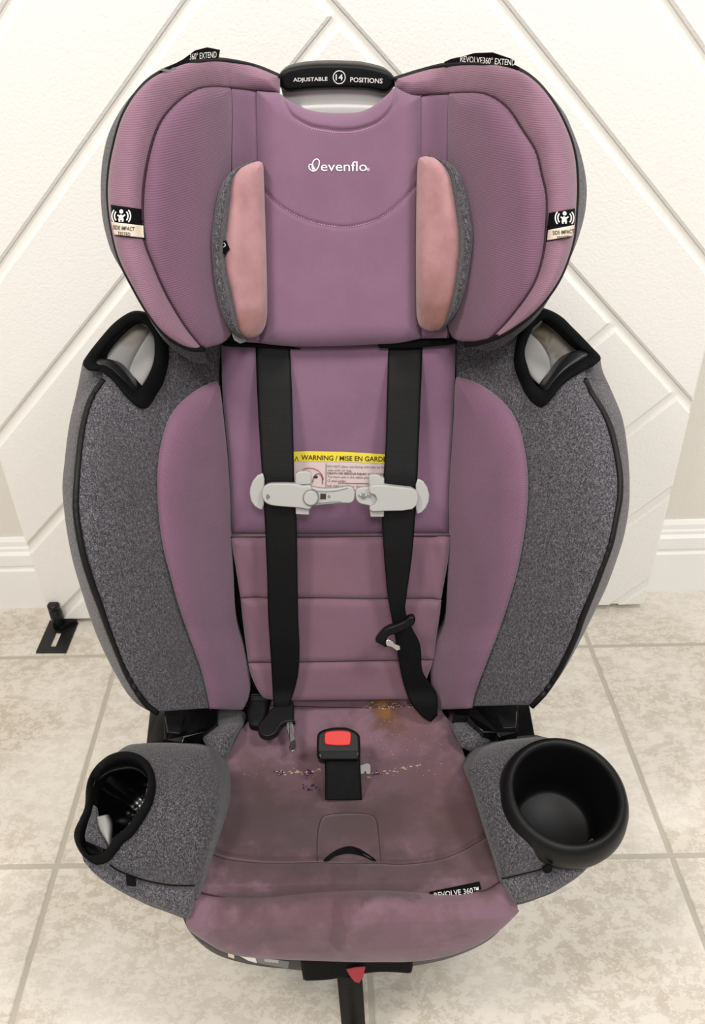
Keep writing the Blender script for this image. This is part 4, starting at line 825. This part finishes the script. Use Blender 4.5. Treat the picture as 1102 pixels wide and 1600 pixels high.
chest('clip_pin', [(640, 320), (708, 324), (708, 336), (640, 330)], .0075, .002, M['chrome'], kr, 0, .0004); chest('clip_pin_stop', [(655, 315), (677, 318), (677, 342), (655, 338)], .0085, .002, M['clipdark'], kr, 0, .0004)
# warning label sewn to the back pad
YW = sh(Yb, 0)
wlb = prism('warning_label', [(452, 703), (480, 701), (540, 702), (606, 706), (607, 768), (540, 764), (453, 764)], YW, M['paper'], SEAT, .001, .0180, N_BACK, 0, label='pale sewn warning label with a yellow header')
prism('label_header', [(452, 701), (480, 700), (540, 701), (607, 705), (607, 719), (540, 716), (452, 715)], YW, M['yellow'], wlb, .0008, .0186, N_BACK, 0)
m2 = ([], []); kw = dict(Yf=YW, mat=M['ink'], parent=wlb, lift=.0191, merge=m2)
text('p', 'WARNING / MISE EN GARDE', 537, 710.5, 130, 7.6, bold=.015, ang=.022, **kw)
for i, (s, x, y, w, b) in enumerate((('DO NOT place rear-facing child seat on front', 558, 724, 92, 0), ('seat with air bag.', 531, 729.3, 37, 0), ('DEATH OR SERIOUS INJURY CAN OCCUR.', 558, 734.6, 92, .02), ('The back seat is the safest place for children', 558, 740, 92, 0), ('12 and under.', 527, 745, 29, 0), ('NE PAS placer un dispositif de retenue', 558, 754, 92, .0), ('faisant face à l’arrière', 575, 759, 56, 0))):
    text('p', s, x, y, w, 3.9, bold=b, ang=.02, **kw)
for q in strip([(510, 718), (509.5, 763)], .8) + strip([(528, 748.5), (602, 750)], .8) + [[(461.5, 714.5), (465, 707), (468.5, 714.5), (467, 713.8), (465, 709.2), (463.3, 713.8)]] + strip([(489, 748), (492, 738), (498, 734), (503, 738), (505, 750)], 1.0) + disc(494, 739, 3.4, 2) + strip([(470, 734), (472, 729), (476, 734), (480, 731), (484, 735)], .9):
    q = np.array(q); n = len(m2[0]); m2[0].extend(atY(q[:, 0], q[:, 1], Yb(q[:, 0], q[:, 1])) + N_BACK * .0191); m2[1].append(tuple(range(n, n + len(q))))
mesh('label_lettering', m2[0], m2[1], M['ink'], wlb, smooth=False)
flat('label_mark', arc(485, 744, 20, 21.2, 180, 360, 20, .9), YW, M['redcloth'], wlb, .0190)

# --- crotch buckle
YB = lambda px, py: np.interp(py, [1135, 1190, 1250], [Ys(np.array(530.), np.array(1135.)) - .050, Ys(np.array(530.), np.array(1190.)) - .034, Ys(np.array(530.), np.array(1250.)) - .006])
NB = np.array([0, -.5, .866])
strap('crotch_strap', [(507, 1178), (508, 1210), (508, 1250)], [(563, 1178), (564, 1210), (566, 1250)], sh(YB, 0), lift=0)
bk = prism('buckle', [(496, 1156), (498, 1147), (506, 1142), (518, 1139), (530, 1138), (543, 1139), (555, 1144), (562, 1151), (563, 1160), (563, 1180), (558, 1190), (530, 1190), (502, 1190), (496, 1181)], YB, M['plastic'], SEAT, .022, .010, NB, .004, 4, 60)
prism('release_button', [(508, 1152), (510, 1147), (520, 1145), (532, 1144.5), (546, 1146), (549, 1152), (548, 1164), (546, 1167), (528, 1168), (510, 1166), (508, 1162)], YB, M['red'], bk, .004, .0125, NB, .0012, 3, 40, label='red release button')
prism('buckle_lip', [(498, 1176), (562, 1176), (560, 1189), (500, 1189)], YB, M['gloss'], bk, .004, .0118, NB, .0015)
prism('buckle_pad_clip', [(562, 1196), (574, 1192), (579, 1195), (579, 1208), (573, 1209), (571, 1203), (568, 1208), (562, 1209)], sh(Ys, -.006), M['clip'], SEAT, .003, .0, N_SEAT, .0006, label='pale plastic clip')

# ------------------------------------------------------------------ crumbs scattered on the cushion (nobody could count them)
def crumbs():
    v, f = [], []; r = np.random.default_rng(5)
    def blob(px, py, s, st=(1, 1, 1), up=.0006):
        c = atY(np.array(px), np.array(py), YSC(np.array(px), np.array(py))) + N_SEAT * up; b = len(v)
        for d in ((1, 0, 0), (-1, 0, 0), (0, 1, 0), (0, -1, 0), (0, 0, 1), (0, 0, -1)): v.append(c + np.array(d) * s * np.array(st) * r.uniform(.6, 1.3))
        for q in ((0, 2, 4), (2, 1, 4), (1, 3, 4), (3, 0, 4), (2, 0, 5), (1, 2, 5), (3, 1, 5), (0, 3, 5)): f.append(tuple(b + i for i in q))
    for _ in range(70): blob(r.normal(600, 22), 1103 + r.normal(0, 3), r.uniform(.0005, .0014))
    for _ in range(90): blob(r.uniform(570, 690), r.uniform(1115, 1215), r.uniform(.0003, .0009))
    for _ in range(60): blob(r.uniform(380, 540), r.uniform(1110, 1225), r.uniform(.0003, .0008))
    for x in np.linspace(432, 500, 22): blob(x + r.normal(0, 2), 1207 + r.normal(0, 2.5), r.uniform(.0006, .0016), (1.5, 1, 1))
    for x in np.linspace(575, 660, 22): blob(x + r.normal(0, 2), 1212 - (x - 575) * .2 + r.normal(0, 2), r.uniform(.0005, .0014), (1.6, 1, 1))
    return v, f
v, f = crumbs(); cr = mesh('crumbs', v, f, M['crumb'], None, smooth=False, kind='stuff', label='pale food crumbs scattered over the mauve seat cushion'); cr['category'] = 'crumbs'
v, f = [], []; r = np.random.default_rng(8)
for x, y, n_, sd in ((436, 1208, 10, 3), (484, 1209, 14, 5), (486, 1231, 14, 5), (588, 1208, 12, 4), (386, 1122, 16, 4)):
    for _ in range(n_):
        px, py = np.array(r.normal(x, sd * 1.3)), np.array(r.normal(y, sd * .6)); c = atY(px, py, YSC(px, py)) + N_SEAT * .0006; b = len(v); sc = r.uniform(.0007, .0018)
        for d in ((1, 0, 0), (-1, 0, 0), (0, 1, 0), (0, -1, 0), (0, 0, .6), (0, 0, -.6)): v.append(c + np.array(d) * sc * r.uniform(.5, 1.3))
        for q in ((0, 2, 4), (2, 1, 4), (1, 3, 4), (3, 0, 4), (2, 0, 5), (1, 2, 5), (3, 1, 5), (0, 3, 5)): f.append(tuple(b + i for i in q))
cr = mesh('purple_flecks', v, f, M['purple'], None, smooth=False, kind='stuff', label='dark purple flecks lying in the seat cushion seam'); cr['category'] = 'crumbs'
